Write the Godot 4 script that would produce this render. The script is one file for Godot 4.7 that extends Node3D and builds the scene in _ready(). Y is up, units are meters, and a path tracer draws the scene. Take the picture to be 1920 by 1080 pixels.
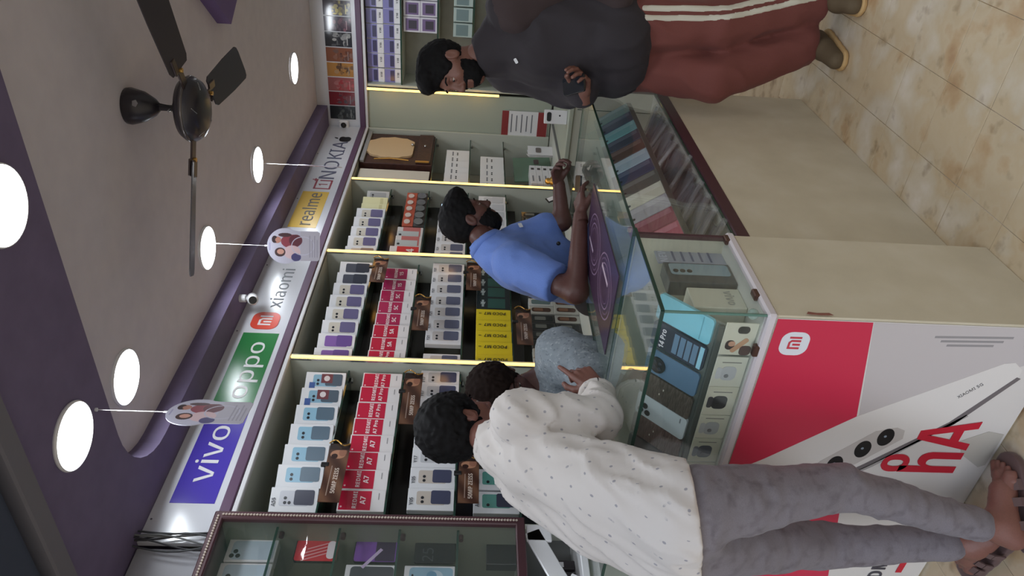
extends Node3D

var M := {}
var cache := {}
var used := {}
var rng := RandomNumberGenerator.new()
const PI2 := PI / 2.0

func _ready() -> void:
	rng.seed = 4711
	setup_view()
	make_materials()
	build_room()
	build_ceiling()
	build_wall_unit()
	build_signs()
	build_right_wall()
	build_left_cabinet()
	build_counters()
	build_stock()
	build_counter_stock()
	build_fan()
	build_danglers()
	build_people()
	build_small()

# ------------------------------------------------------------------ view and light
func setup_view() -> void:
	var cam := Camera3D.new()
	cam.name = "camera"
	cam.fov = 42.68
	cam.near = 0.05
	cam.far = 60.0
	# the phone was held sideways: the picture's left edge is up
	var b := Basis(Vector3(0.0695, -0.9971, 0.0292), Vector3(0.8251, 0.0420, -0.5634), Vector3(0.5605, 0.0634, 0.8257)).orthonormalized()
	cam.transform = Transform3D(b, Vector3(0, 1.5, 0))
	add_child(cam)
	cam.current = true
	var we := WorldEnvironment.new()
	we.name = "environment"
	var e := Environment.new()
	var sm := ProceduralSkyMaterial.new()
	sm.sky_top_color = Color(0.62, 0.68, 0.76)
	sm.sky_horizon_color = Color(0.80, 0.80, 0.80)
	sm.ground_horizon_color = Color(0.55, 0.52, 0.48)
	sm.ground_bottom_color = Color(0.40, 0.38, 0.35)
	sm.sun_angle_max = 0.0
	var sky := Sky.new()
	sky.sky_material = sm
	e.background_mode = Environment.BG_SKY
	e.sky = sky
	e.background_energy_multiplier = SKY_E
	e.tonemap_mode = Environment.TONE_MAPPER_LINEAR
	e.tonemap_exposure = EXPO
	e.sdfgi_enabled = true
	e.ssao_enabled = true
	e.ssil_enabled = true
	we.environment = e
	add_child(we)

const EXPO := 1.0
const SKY_E := 4.5
const LAMP_E := 0.37

# ------------------------------------------------------------------ materials
func mat(key: String, c: Color, rough := 0.6, metal := 0.0, spec := 0.5) -> StandardMaterial3D:
	if M.has(key):
		return M[key]
	var m := StandardMaterial3D.new()
	m.resource_name = key
	m.albedo_color = c
	m.roughness = rough
	m.metallic = metal
	m.metallic_specular = spec
	M[key] = m
	return m

func rgb(r: int, g: int, b: int) -> Color:
	return Color(r / 255.0, g / 255.0, b / 255.0)

func col(c: Color, rough := 0.55) -> StandardMaterial3D:
	return mat("c_%s_%.2f" % [c.to_html(), rough], c, rough)

func noise_tex(freq: float, stops: Array, seed_: int, size := 512, octaves := 4, normal := false) -> NoiseTexture2D:
	var n := FastNoiseLite.new()
	n.seed = seed_
	n.noise_type = FastNoiseLite.TYPE_SIMPLEX_SMOOTH
	n.frequency = freq
	n.fractal_octaves = octaves
	var t := NoiseTexture2D.new()
	t.width = size
	t.height = size
	t.seamless = true
	t.noise = n
	if normal:
		t.as_normal_map = true
		t.bump_strength = 3.0
	else:
		var g := Gradient.new()
		var off := PackedFloat32Array()
		var cs := PackedColorArray()
		for s in stops:
			off.append(s[0])
			cs.append(s[1])
		g.offsets = off
		g.colors = cs
		t.color_ramp = g
	return t

func textured(key: String, tex: Texture2D, scale: float, rough := 0.7, tint := Color.WHITE) -> StandardMaterial3D:
	var m := mat(key, tint, rough)
	m.albedo_texture = tex
	m.uv1_triplanar = true
	m.uv1_world_triplanar = true
	m.uv1_scale = Vector3.ONE * scale
	return m

func glass_mat(key: String, c: Color, alpha: float) -> StandardMaterial3D:
	var m := mat(key, Color(c.r, c.g, c.b, alpha), 0.02)
	m.transparency = BaseMaterial3D.TRANSPARENCY_ALPHA
	return m

func glow(key: String, c: Color, e: float) -> StandardMaterial3D:
	var m := mat(key, c, 0.5)
	m.emission_enabled = true
	m.emission = c
	m.emission_energy_multiplier = e
	return m

func make_materials() -> void:
	var W := Color.WHITE
	textured("ceiling_grey", noise_tex(0.02, [[0.0, rgb(208, 201, 206)], [1.0, rgb(216, 209, 213)]], 3), 0.8, 0.85)
	textured("soffit_purple", noise_tex(0.02, [[0.0, rgb(108, 97, 126)], [1.0, rgb(116, 104, 134)]], 4), 0.8, 0.8)
	mat("cove_purple", rgb(112, 92, 140), 0.7)
	mat("lintel_grey", rgb(112, 110, 118), 0.9)
	mat("shutter_blue", rgb(58, 66, 84), 0.8)
	mat("laminate", rgb(196, 200, 190), 0.42)
	mat("panel_grey", rgb(186, 190, 178), 0.4)
	mat("wall_plain", rgb(190, 188, 184), 0.8)
	var st := noise_tex(0.012, [[0.0, rgb(202, 190, 164)], [0.5, rgb(209, 197, 171)], [1.0, rgb(216, 205, 182)]], 9, 512, 5)
	textured("counter_panel", st, 0.7, 0.5)
	# floor: cream tiles stained ochre, brown and dusty white
	var fl := noise_tex(0.006, [[0.0, rgb(226, 214, 200)], [0.34, rgb(208, 192, 166)], [0.5, rgb(202, 180, 146)], [0.64, rgb(206, 186, 154)], [0.8, rgb(194, 164, 126)], [1.0, rgb(176, 140, 104)]], 21, 1024, 6)
	var fm := textured("floor_tile", fl, 0.55, 0.4)
	fm.detail_enabled = true
	fm.detail_blend_mode = BaseMaterial3D.BLEND_MODE_MUL
	fm.detail_albedo = noise_tex(0.03, [[0.0, rgb(200, 190, 180)], [0.3, W], [0.8, W], [1.0, rgb(225, 220, 214)]], 23, 512, 5)
	textured("grout", noise_tex(0.012, [[0.0, rgb(132, 108, 84)], [0.45, rgb(190, 168, 138)], [1.0, rgb(206, 188, 160)]], 24), 1.0, 0.9)
	mat("maroon", rgb(74, 44, 50), 0.4)
	mat("trim_purple", rgb(92, 66, 92), 0.45)
	mat("trim_white", rgb(214, 214, 216), 0.4)
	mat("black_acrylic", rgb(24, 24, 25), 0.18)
	textured("shelf_back", noise_tex(0.02, [[0.0, rgb(148, 148, 136)], [1.0, rgb(158, 158, 146)]], 30), 1.0, 0.6)
	mat("white_card", rgb(226, 226, 228), 0.4)
	mat("white_gloss", rgb(232, 232, 234), 0.15)
	mat("sign_white", rgb(212, 214, 220), 0.18)
	mat("steel", rgb(180, 182, 184), 0.25, 0.9)
	mat("gold", rgb(206, 160, 84), 0.3, 0.8)
	mat("black_plastic", rgb(22, 22, 24), 0.35)
	mat("glass_edge", rgb(38, 66, 56), 0.1)
	glass_mat("glass", rgb(150, 190, 175), 0.02)
	glass_mat("glass_top", rgb(140, 165, 155), 0.10)
	glass_mat("film", rgb(210, 215, 220), 0.10)
	glow("lamp_disc", Color(0.96, 0.98, 1.0), 6.0)
	glow("led_yellow", Color(1.0, 0.82, 0.45), 2.6)
	glow("screen_glow", Color(0.75, 0.88, 1.0), 1.4)
	# skin and cloth
	for s in [["skin_a", rgb(124, 84, 70)], ["skin_b", rgb(92, 58, 50)], ["skin_c", rgb(128, 84, 72)], ["skin_d", rgb(84, 52, 44)]]:
		var m := textured(s[0], noise_tex(0.05, [[0.0, Color(0.9, 0.88, 0.88)], [1.0, W]], 40), 6.0, 0.48, s[1])
		m.subsurf_scatter_enabled = true
		m.subsurf_scatter_strength = 0.05
	var cloths := [["jacket_black", rgb(48, 42, 46)], ["jacket_brown", rgb(60, 46, 46)], ["trouser_rust", rgb(122, 66, 58)], ["shirt_blue", rgb(112, 142, 214)], ["denim", rgb(128, 120, 124)], ["dark_cloth", rgb(52, 52, 58)]]
	for c in cloths:
		var m := textured(c[0], noise_tex(0.2, [[0.0, Color(0.86, 0.86, 0.86)], [1.0, W]], 50, 256, 3), 5.0, 0.85, c[1])
		m.rim_enabled = true
		m.rim = 0.25
	M.denim.detail_enabled = true
	M.denim.detail_blend_mode = BaseMaterial3D.BLEND_MODE_MUL
	M.denim.detail_albedo = noise_tex(0.015, [[0.0, rgb(196, 190, 190)], [0.5, W], [1.0, W]], 52, 256, 3)
	# white shirt with scattered small grey motifs
	var im := Image.create(256, 256, true, Image.FORMAT_RGB8)
	im.fill(rgb(206, 198, 192))
	for j in 4:
		for i in 4:
			ell(im, 32 + i * 64 + (32 if j % 2 else 0), 32 + j * 64, 4, 5, rgb(152, 148, 152))
	im.generate_mipmaps()
	textured("shirt_dotted", ImageTexture.create_from_image(im), 5.2, 0.8).uv1_triplanar_sharpness = 12.0
	# grey patterned cloth
	var ip := Image.create(256, 256, true, Image.FORMAT_RGB8)
	ip.fill(rgb(132, 140, 146))
	var r2 := RandomNumberGenerator.new()
	r2.seed = 5
	for k in 150:
		ell(ip, r2.randi_range(0, 255), r2.randi_range(0, 255), r2.randi_range(3, 8), r2.randi_range(3, 8), [rgb(108, 116, 124), rgb(156, 162, 166), rgb(120, 128, 136)][k % 3])
	ip.generate_mipmaps()
	textured("kurta_grey", ImageTexture.create_from_image(ip), 6.0, 0.85).uv1_triplanar_sharpness = 8.0
	var hm := textured("hair_black", noise_tex(0.3, [[0.0, rgb(8, 7, 8)], [1.0, rgb(20, 18, 19)]], 61, 256, 3), 8.0, 0.75)
	hm.metallic_specular = 0.3
	textured("hair_brown", noise_tex(0.3, [[0.0, rgb(16, 10, 8)], [1.0, rgb(38, 24, 19)]], 62, 256, 3), 8.0, 0.8).metallic_specular = 0.25
	textured("wood_dark", noise_tex(0.02, [[0.0, rgb(52, 30, 28)], [1.0, rgb(80, 48, 42)]], 63), 2.0, 0.45)
	var lea := mat("sandal_brown", rgb(86, 62, 58), 0.6)
	lea.rim_enabled = true
	mat("shoe_olive", rgb(96, 80, 58), 0.8)
	mat("shoe_sole", rgb(196, 160, 108), 0.7)
	# brown shelf-talker print
	var sp := Image.create(256, 64, true, Image.FORMAT_RGB8)
	for y in 64:
		for x in 256:
			sp.set_pixel(x, y, rgb(70, 46, 38).lerp(rgb(112, 80, 62), 0.5 + 0.5 * sin(x * 0.05 + y * 0.09)))
	ell(sp, 205, 30, 20, 24, rgb(176, 128, 100))
	ell(sp, 196, 20, 12, 10, rgb(50, 30, 26))
	ell(sp, 214, 44, 18, 12, rgb(150, 104, 84))
	sp.fill_rect(Rect2i(226, 0, 30, 64), rgb(44, 32, 30))
	sp.generate_mipmaps()
	M["talker"] = StandardMaterial3D.new()
	M.talker.albedo_texture = ImageTexture.create_from_image(sp)
	M.talker.roughness = 0.2
	# desk mat print
	var mm := Image.create(256, 512, true, Image.FORMAT_RGB8)
	mm.fill(rgb(70, 52, 74))
	for c in [[128, 150], [128, 370]]:
		for k in 4:
			ring(mm, c[0], c[1], 46 + k * 13, 2.2, rgb(140, 116, 142) if k % 2 else rgb(108, 84, 112))
	mm.fill_rect(Rect2i(96, 60, 10, 90), rgb(196, 176, 196))
	mm.fill_rect(Rect2i(150, 300, 12, 110), rgb(206, 186, 200))
	mm.generate_mipmaps()
	M["mat_print"] = StandardMaterial3D.new()
	M.mat_print.albedo_texture = ImageTexture.create_from_image(mm)
	M.mat_print.roughness = 0.25

func ell(im: Image, cx: float, cy: float, rx: float, ry: float, c: Color) -> void:
	var w := im.get_width()
	var h := im.get_height()
	for y in range(maxi(0, int(cy - ry)), mini(h, int(cy + ry) + 1)):
		for x in range(maxi(0, int(cx - rx)), mini(w, int(cx + rx) + 1)):
			var a := (x - cx) / rx
			var b := (y - cy) / ry
			if a * a + b * b <= 1.0:
				im.set_pixel(x, y, c)

func ring(im: Image, cx: float, cy: float, r: float, t: float, c: Color) -> void:
	for k in int(r * 8):
		var a := TAU * k / (r * 8)
		ell(im, cx + cos(a) * r, cy + sin(a) * r * 1.25, t, t, c)

# ------------------------------------------------------------------ node helpers
func numbered(n: String) -> String:
	if not used.has(n):
		used[n] = 0
		return n
	used[n] += 1
	return "%s_%03d" % [n, used[n]]

func thing(called: String, label: String, category: String, at := Vector3.ZERO, turn := 0.0, group := "") -> Node3D:
	var o := Node3D.new()
	o.name = numbered(called)
	add_child(o, true)
	o.position = at
	o.rotation.y = turn
	tag(o, label, category, group)
	return o

func tag(o: Node3D, label: String, category: String, group := "") -> void:
	o.set_meta("label", label)
	o.set_meta("category", category)
	if group != "":
		o.set_meta("group", group)

func part(parent: Node3D, called: String, mesh: Mesh, m: Material, at := Vector3.ZERO, rot := Vector3.ZERO) -> MeshInstance3D:
	var o := MeshInstance3D.new()
	o.name = called
	o.mesh = mesh
	o.material_override = m
	o.position = at
	o.rotation = rot
	parent.add_child(o, true)
	return o

func struct(called: String, mesh: Mesh, m: Material, at := Vector3.ZERO, rot := Vector3.ZERO) -> MeshInstance3D:
	var o := part(self, called, mesh, m, at, rot)
	o.set_meta("kind", "structure")
	return o

func dup(root: Node3D, at: Vector3, turn: float, label := "", group := "") -> Node3D:
	var r: Node3D = root.duplicate()
	r.name = numbered(str(root.get_meta("base_name")) if root.has_meta("base_name") else String(root.name))
	if r.has_meta("base_name"):
		r.remove_meta("base_name")
	add_child(r, true)
	r.position = at
	r.rotation.y = turn
	if label != "":
		r.set_meta("label", label)
	if group != "":
		r.set_meta("group", group)
	return r

# a thing kept out of the tree, to be copied
func proto(called: String, category: String) -> Node3D:
	var o := Node3D.new()
	o.name = called
	o.set_meta("base_name", called)
	o.set_meta("category", category)
	o.set_meta("label", "x")
	return o

# ------------------------------------------------------------------ mesh helpers
func bx(w: float, h: float, d: float, bev := 0.0) -> Mesh:
	var key := "bx%.4f_%.4f_%.4f_%.4f" % [w, h, d, bev]
	if cache.has(key):
		return cache[key]
	var m: Mesh
	if bev <= 0.0:
		var b := BoxMesh.new()
		b.size = Vector3(w, h, d)
		m = b
	else:
		m = chamfer(Vector3(w, h, d) / 2.0, bev)
	cache[key] = m
	return m

func chamfer(h: Vector3, b: float) -> ArrayMesh:
	var st := SurfaceTool.new()
	st.begin(Mesh.PRIMITIVE_TRIANGLES)
	b = minf(b, minf(h.x, minf(h.y, h.z)) * 0.9)
	# faces
	for ax in 3:
		for s in [-1.0, 1.0]:
			var u := (ax + 1) % 3
			var v := (ax + 2) % 3
			var q := []
			for k in [[-1, -1], [1, -1], [1, 1], [-1, 1]]:
				var p := Vector3.ZERO
				p[ax] = s * h[ax]
				p[u] = k[0] * (h[u] - b)
				p[v] = k[1] * (h[v] - b)
				q.append(p)
			var n := Vector3.ZERO
			n[ax] = s
			quad(st, q, n)
	# edges
	for ax in 3:
		var u := (ax + 1) % 3
		var v := (ax + 2) % 3
		for su in [-1.0, 1.0]:
			for sv in [-1.0, 1.0]:
				var q := []
				for k in [[-1, 0], [1, 0], [1, 1], [-1, 1]]:
					var p := Vector3.ZERO
					p[ax] = k[0] * (h[ax] - b)
					p[u] = su * (h[u] - (b if k[1] == 1 else 0.0))
					p[v] = sv * (h[v] - (0.0 if k[1] == 1 else b))
					q.append(p)
				var n := Vector3.ZERO
				n[u] = su
				n[v] = sv
				quad(st, q, n.normalized())
	# corners
	for sx in [-1.0, 1.0]:
		for sy in [-1.0, 1.0]:
			for sz in [-1.0, 1.0]:
				var a := Vector3(sx * h.x, sy * (h.y - b), sz * (h.z - b))
				var c := Vector3(sx * (h.x - b), sy * h.y, sz * (h.z - b))
				var d := Vector3(sx * (h.x - b), sy * (h.y - b), sz * h.z)
				tri(st, a, c, d, Vector3(sx, sy, sz).normalized())
	return st.commit()

func tri(st: SurfaceTool, a: Vector3, b: Vector3, c: Vector3, n: Vector3) -> void:
	st.set_normal(n)
	if (b - a).cross(c - a).dot(n) > 0.0:
		var t := b
		b = c
		c = t
	st.add_vertex(a)
	st.add_vertex(b)
	st.add_vertex(c)

func quad(st: SurfaceTool, q: Array, n: Vector3) -> void:
	tri(st, q[0], q[1], q[2], n)
	tri(st, q[0], q[2], q[3], n)

# box with a picture-mapped front (+z)
func picture_box(w: float, h: float, d: float) -> ArrayMesh:
	var st := SurfaceTool.new()
	st.begin(Mesh.PRIMITIVE_TRIANGLES)
	var q := [Vector3(-w / 2, h / 2, d / 2), Vector3(w / 2, h / 2, d / 2), Vector3(w / 2, -h / 2, d / 2), Vector3(-w / 2, -h / 2, d / 2)]
	var uv := [Vector2(0, 0), Vector2(1, 0), Vector2(1, 1), Vector2(0, 1)]
	for k in [0, 1, 2, 0, 2, 3]:
		st.set_normal(Vector3(0, 0, 1))
		st.set_uv(uv[k])
		st.add_vertex(q[k])
	for f in [[Vector3(1, 0, 0), Vector3(0, 1, 0), Vector3(0, 0, 1)], [Vector3(0, 1, 0), Vector3(1, 0, 0), Vector3(0, 0, 1)]]:
		for s in [-1.0, 1.0]:
			var n: Vector3 = f[0] * s
			var hs := Vector3(w, h, d) / 2.0
			var c := n * hs
			var a: Vector3 = f[1] * hs
			var b: Vector3 = f[2] * hs
			st.set_uv(Vector2(0.02, 0.02))
			quad(st, [c - a - b, c + a - b, c + a + b, c - a + b], n)
	st.set_uv(Vector2(0.02, 0.02))
	quad(st, [Vector3(-w, -h, -d) / 2, Vector3(w, -h, -d) / 2, Vector3(w, h, -d) / 2, Vector3(-w, h, -d) / 2], Vector3(0, 0, -1))
	return st.commit()

# flat shape in x,y pushed out along z (from 0 to t)
func prism(pts: PackedVector2Array, t: float) -> ArrayMesh:
	var st := SurfaceTool.new()
	st.begin(Mesh.PRIMITIVE_TRIANGLES)
	var ix := Geometry2D.triangulate_polygon(pts)
	for k in range(0, ix.size(), 3):
		var a := pts[ix[k]]
		var b := pts[ix[k + 1]]
		var c := pts[ix[k + 2]]
		tri(st, Vector3(a.x, a.y, t), Vector3(b.x, b.y, t), Vector3(c.x, c.y, t), Vector3(0, 0, 1))
		tri(st, Vector3(a.x, a.y, 0), Vector3(b.x, b.y, 0), Vector3(c.x, c.y, 0), Vector3(0, 0, -1))
	var area := 0.0
	for k in pts.size():
		area += pts[k].cross(pts[(k + 1) % pts.size()])
	for k in pts.size():
		var a := pts[k]
		var b := pts[(k + 1) % pts.size()]
		var e := (b - a).normalized()
		var n := Vector3(e.y, -e.x, 0) * (1.0 if area > 0 else -1.0)
		quad(st, [Vector3(a.x, a.y, 0), Vector3(b.x, b.y, 0), Vector3(b.x, b.y, t), Vector3(a.x, a.y, t)], n)
	return st.commit()

func pl(a: Array) -> PackedVector2Array:
	var o := PackedVector2Array()
	for p in a:
		o.append(Vector2(p[0], p[1]))
	return o

func rr(w: float, h: float, r: float, t: float, seg := 4) -> ArrayMesh:
	var key := "rr%.4f_%.4f_%.4f_%.4f" % [w, h, r, t]
	if cache.has(key):
		return cache[key]
	var p := PackedVector2Array()
	r = minf(r, minf(w, h) * 0.499)
	for c in [[1, 1, 0.0], [-1, 1, PI2], [-1, -1, PI], [1, -1, PI * 1.5]]:
		for k in seg + 1:
			var a: float = c[2] + PI2 * k / seg
			p.append(Vector2(c[0] * (w / 2 - r) + cos(a) * r, c[1] * (h / 2 - r) + sin(a) * r))
	cache[key] = prism(p, t)
	return cache[key]

func cyl(r0: float, r1: float, h: float, seg := 20) -> Mesh:
	var key := "cy%.4f_%.4f_%.4f_%d" % [r0, r1, h, seg]
	if not cache.has(key):
		var c := CylinderMesh.new()
		c.bottom_radius = r0
		c.top_radius = r1
		c.height = h
		c.radial_segments = seg
		c.rings = 1
		cache[key] = c
	return cache[key]

func ball(r: float, seg := 14) -> Mesh:
	var key := "ba%.4f_%d" % [r, seg]
	if not cache.has(key):
		var s := SphereMesh.new()
		s.radius = r
		s.height = r * 2
		s.radial_segments = seg
		s.rings = seg / 2
		cache[key] = s
	return cache[key]

func lathe(prof: Array, seg := 24) -> ArrayMesh:
	var st := SurfaceTool.new()
	st.begin(Mesh.PRIMITIVE_TRIANGLES)
	st.set_smooth_group(0)
	for k in seg:
		var a0 := TAU * k / seg
		var a1 := TAU * (k + 1) / seg
		for j in prof.size() - 1:
			var p: Array = prof[j]
			var q: Array = prof[j + 1]
			var v := [Vector3(cos(a0) * p[0], p[1], sin(a0) * p[0]), Vector3(cos(a1) * p[0], p[1], sin(a1) * p[0]), Vector3(cos(a1) * q[0], q[1], sin(a1) * q[0]), Vector3(cos(a0) * q[0], q[1], sin(a0) * q[0])]
			for i in [0, 1, 2, 0, 2, 3]:
				st.add_vertex(v[i])
	st.generate_normals()
	return st.commit()

# round tube through points
func tube(pts: Array, r: float, seg := 8) -> ArrayMesh:
	var st := SurfaceTool.new()
	st.begin(Mesh.PRIMITIVE_TRIANGLES)
	var rings := []
	for i in pts.size():
		var p: Vector3 = pts[i]
		var d: Vector3 = (pts[mini(i + 1, pts.size() - 1)] - pts[maxi(i - 1, 0)])
		d = d.normalized()
		var u := d.cross(Vector3(0.31, 0.9, 0.22)).normalized()
		var v := d.cross(u)
		var row := []
		for k in seg:
			var a := TAU * k / seg
			row.append([p + (u * cos(a) + v * sin(a)) * r, u * cos(a) + v * sin(a)])
		rings.append(row)
	for i in rings.size() - 1:
		for k in seg:
			var a: Array = rings[i][k]
			var b: Array = rings[i][(k + 1) % seg]
			var c: Array = rings[i + 1][(k + 1) % seg]
			var d: Array = rings[i + 1][k]
			for t in [[a, b, c], [a, c, d]]:
				for w in (t if (t[1][0] - t[0][0]).cross(t[2][0] - t[0][0]).dot(t[0][1]) < 0 else [t[0], t[2], t[1]]):
					st.set_normal(w[1])
					st.add_vertex(w[0])
	return st.commit()

var fonts := {}
func font(weight: int, serif := false, italic := false) -> SystemFont:
	var key := "%d%s%s" % [weight, serif, italic]
	if not fonts.has(key):
		var f := SystemFont.new()
		f.font_names = PackedStringArray(["Droid Serif" if serif else "Droid Sans"])
		f.font_weight = weight
		f.font_italic = italic
		fonts[key] = f
	return fonts[key]

# lettering; h is the height of a capital
func words(s: String, h: float, weight := 700, depth := 0.0006, step := 3.0) -> TextMesh:
	var key := "tx%s_%.4f_%d_%.4f" % [s, h, weight, depth]
	if cache.has(key):
		return cache[key]
	var t := TextMesh.new()
	t.text = s
	t.font = font(weight)
	t.font_size = 48
	t.pixel_size = h / 34.5
	t.depth = depth
	t.curve_step = step
	t.width = 2000
	cache[key] = t
	return t

# ------------------------------------------------------------------ the room
func flat_poly(pts: Array, t: float) -> ArrayMesh:   # pts are x,z; thickness upwards
	var p := PackedVector2Array()
	for q in pts:
		p.append(Vector2(q[0], -q[1]))
	return prism(p, t)

func build_room() -> void:
	var fl := struct("floor", bx(4.6, 0.1, 7.4), M.grout, Vector3(-0.55, -0.053, -2.5))
	var tl := bx(0.2434, 0.012, 0.2434, 0.0008)
	for i in range(-6, 5):
		for j in range(-6, 8):
			var x := -0.92 + 0.245 * (i + 0.5)
			var z := -2.02 + 0.245 * (j + 0.5)
			if z < -1.5 and x < -1.25:
				continue
			part(fl, "tile", tl, M.floor_tile, Vector3(x + 0.55, 0.047, z + 2.5) + Vector3(0, rng.randf_range(-0.0006, 0.0004), 0))
	struct("wall_left", bx(0.15, 2.9, 7.4), M.wall_plain, Vector3(-2.775, 1.4, -2.5))
	struct("wall_back", bx(4.6, 2.9, 0.15), M.wall_plain, Vector3(-0.55, 1.4, -6.125))
	struct("wall_right", bx(0.15, 2.9, 7.4), M.wall_plain, Vector3(1.675, 1.4, -2.5))

func build_ceiling() -> void:
	struct("ceiling", bx(4.6, 0.12, 4.9), M.ceiling_grey, Vector3(-0.55, 2.76, -3.75))
	# lowered purple border round the raised middle, with its rounded corner
	var p := [[-2.7, -1.345], [1.6, -1.345], [1.6, -1.77]]
	for k in 9:
		var a := PI2 * k / 8.0
		p.append([-1.85 - sin(a) * 0.28, -2.05 + cos(a) * 0.28])
	p.append_array([[-2.13, -5.55], [-2.7, -5.55]])
	var so := struct("trim_1", flat_poly(p, 0.085), M.soffit_purple, Vector3(0, 2.62, 0), Vector3(-PI2, 0, 0))
	so.rotation = Vector3(-PI2, 0, 0)
	var dm := struct("trim_2", flat_poly([[-1.0, -3.56], [-0.86, -3.39], [-0.2, -2.6], [0.5, -3.6], [-0.5, -4.5], [-0.92, -3.7]], 0.07), M.cove_purple, Vector3(0, 2.635, 0), Vector3(-PI2, 0, 0))
	dm.name = "trim_2"
	struct("trim_3", flat_poly([[-0.93, -3.86], [-0.88, -3.80], [-0.6, -4.3], [-0.7, -4.4]], 0.05), M.cove_purple, Vector3(0, 2.655, 0), Vector3(-PI2, 0, 0))
	# shop-front lintel and the dark housing of the rolled-up shutter in front of it
	struct("trim_4", bx(4.6, 0.22, 0.07, 0.006), M.lintel_grey, Vector3(-0.55, 2.70, -1.308))
	var hs := thing("shutter_housing", "dark blue rolled shutter housing above the shop front", "shutter", Vector3(-0.55, 2.60, -0.2))
	part(hs, "casing", bx(4.6, 0.2, 2.1, 0.01), M.shutter_blue, Vector3(0, 0.11, 0))
	for k in 9:
		part(hs, "slat", bx(4.58, 0.012, 0.19, 0.004), M.shutter_blue, Vector3(0, 0.006, -0.93 + k * 0.22))
	var lamp := proto("ceiling_lamp", "ceiling light")
	part(lamp, "rim", lathe([[0.098, 0.0], [0.103, -0.001], [0.104, -0.006], [0.101, -0.0125], [0.099, -0.012]], 40), M.white_gloss)
	part(lamp, "diffuser", cyl(0.1, 0.1, 0.012, 40), M.lamp_disc, Vector3(0, -0.006, 0))
	var spots := [
		[-1.64, 2.62, -1.56, "round white ceiling lamp in the purple border, near the rounded corner"],
		[-0.91, 2.62, -1.60, "round white ceiling lamp in the purple border, further from the wall of signs"],
		[-0.18, 2.62, -1.58, "added unseen round ceiling lamp in the purple border past the fan"], [0.55, 2.62, -1.58, "added unseen round ceiling lamp in the purple border by the plain wall"],  # both out of view, added to help light the room
		[-1.83, 2.70, -2.03, "round white ceiling lamp on grey ceiling beside the purple corner"],
		[-1.85, 2.70, -2.95, "round white ceiling lamp on grey ceiling above the second hanging card"],
		[-1.85, 2.70, -3.85, "round white ceiling lamp on grey ceiling, next to the farthest hanging card"],
		[-1.64, 2.70, -4.90, "small round white ceiling lamp in front of the picture strip"],
		[-0.75, 2.70, -4.90, "added unseen round ceiling lamp before the purple box shelves"], [0.3, 2.70, -4.90, "added unseen round ceiling lamp at the far plain corner"],  # out of view too, added for more light at the back
		[0.6, 2.70, -2.4, "added unseen round ceiling lamp along the plain wall, first of the row"], [0.6, 2.70, -3.7, "added unseen round ceiling lamp along the plain wall, second of the row"]]  # unseen row added to light the room from the right
	for s in spots:
		var o := dup(lamp, Vector3(s[0], s[1], s[2]), 0.0, s[3], "round ceiling lamps")
		var l := AreaLight3D.new()
		l.name = "lamp_light"
		l.area_size = Vector2(0.18, 0.18)
		l.light_color = Color(0.94, 0.97, 1.0)
		l.light_energy = LAMP_E
		l.area_range = 12.0
		l.area_attenuation = 2.0
		l.shadow_enabled = true
		l.position = Vector3(0, -0.02, 0)
		l.rotation = Vector3(-PI2, 0, 0)
		o.add_child(l)
	lamp.free()

const BAY := [-1.77, -2.72, -3.68, -4.63, -5.55]
const SHELF := [2.04, 1.78, 1.51, 1.25]

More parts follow.
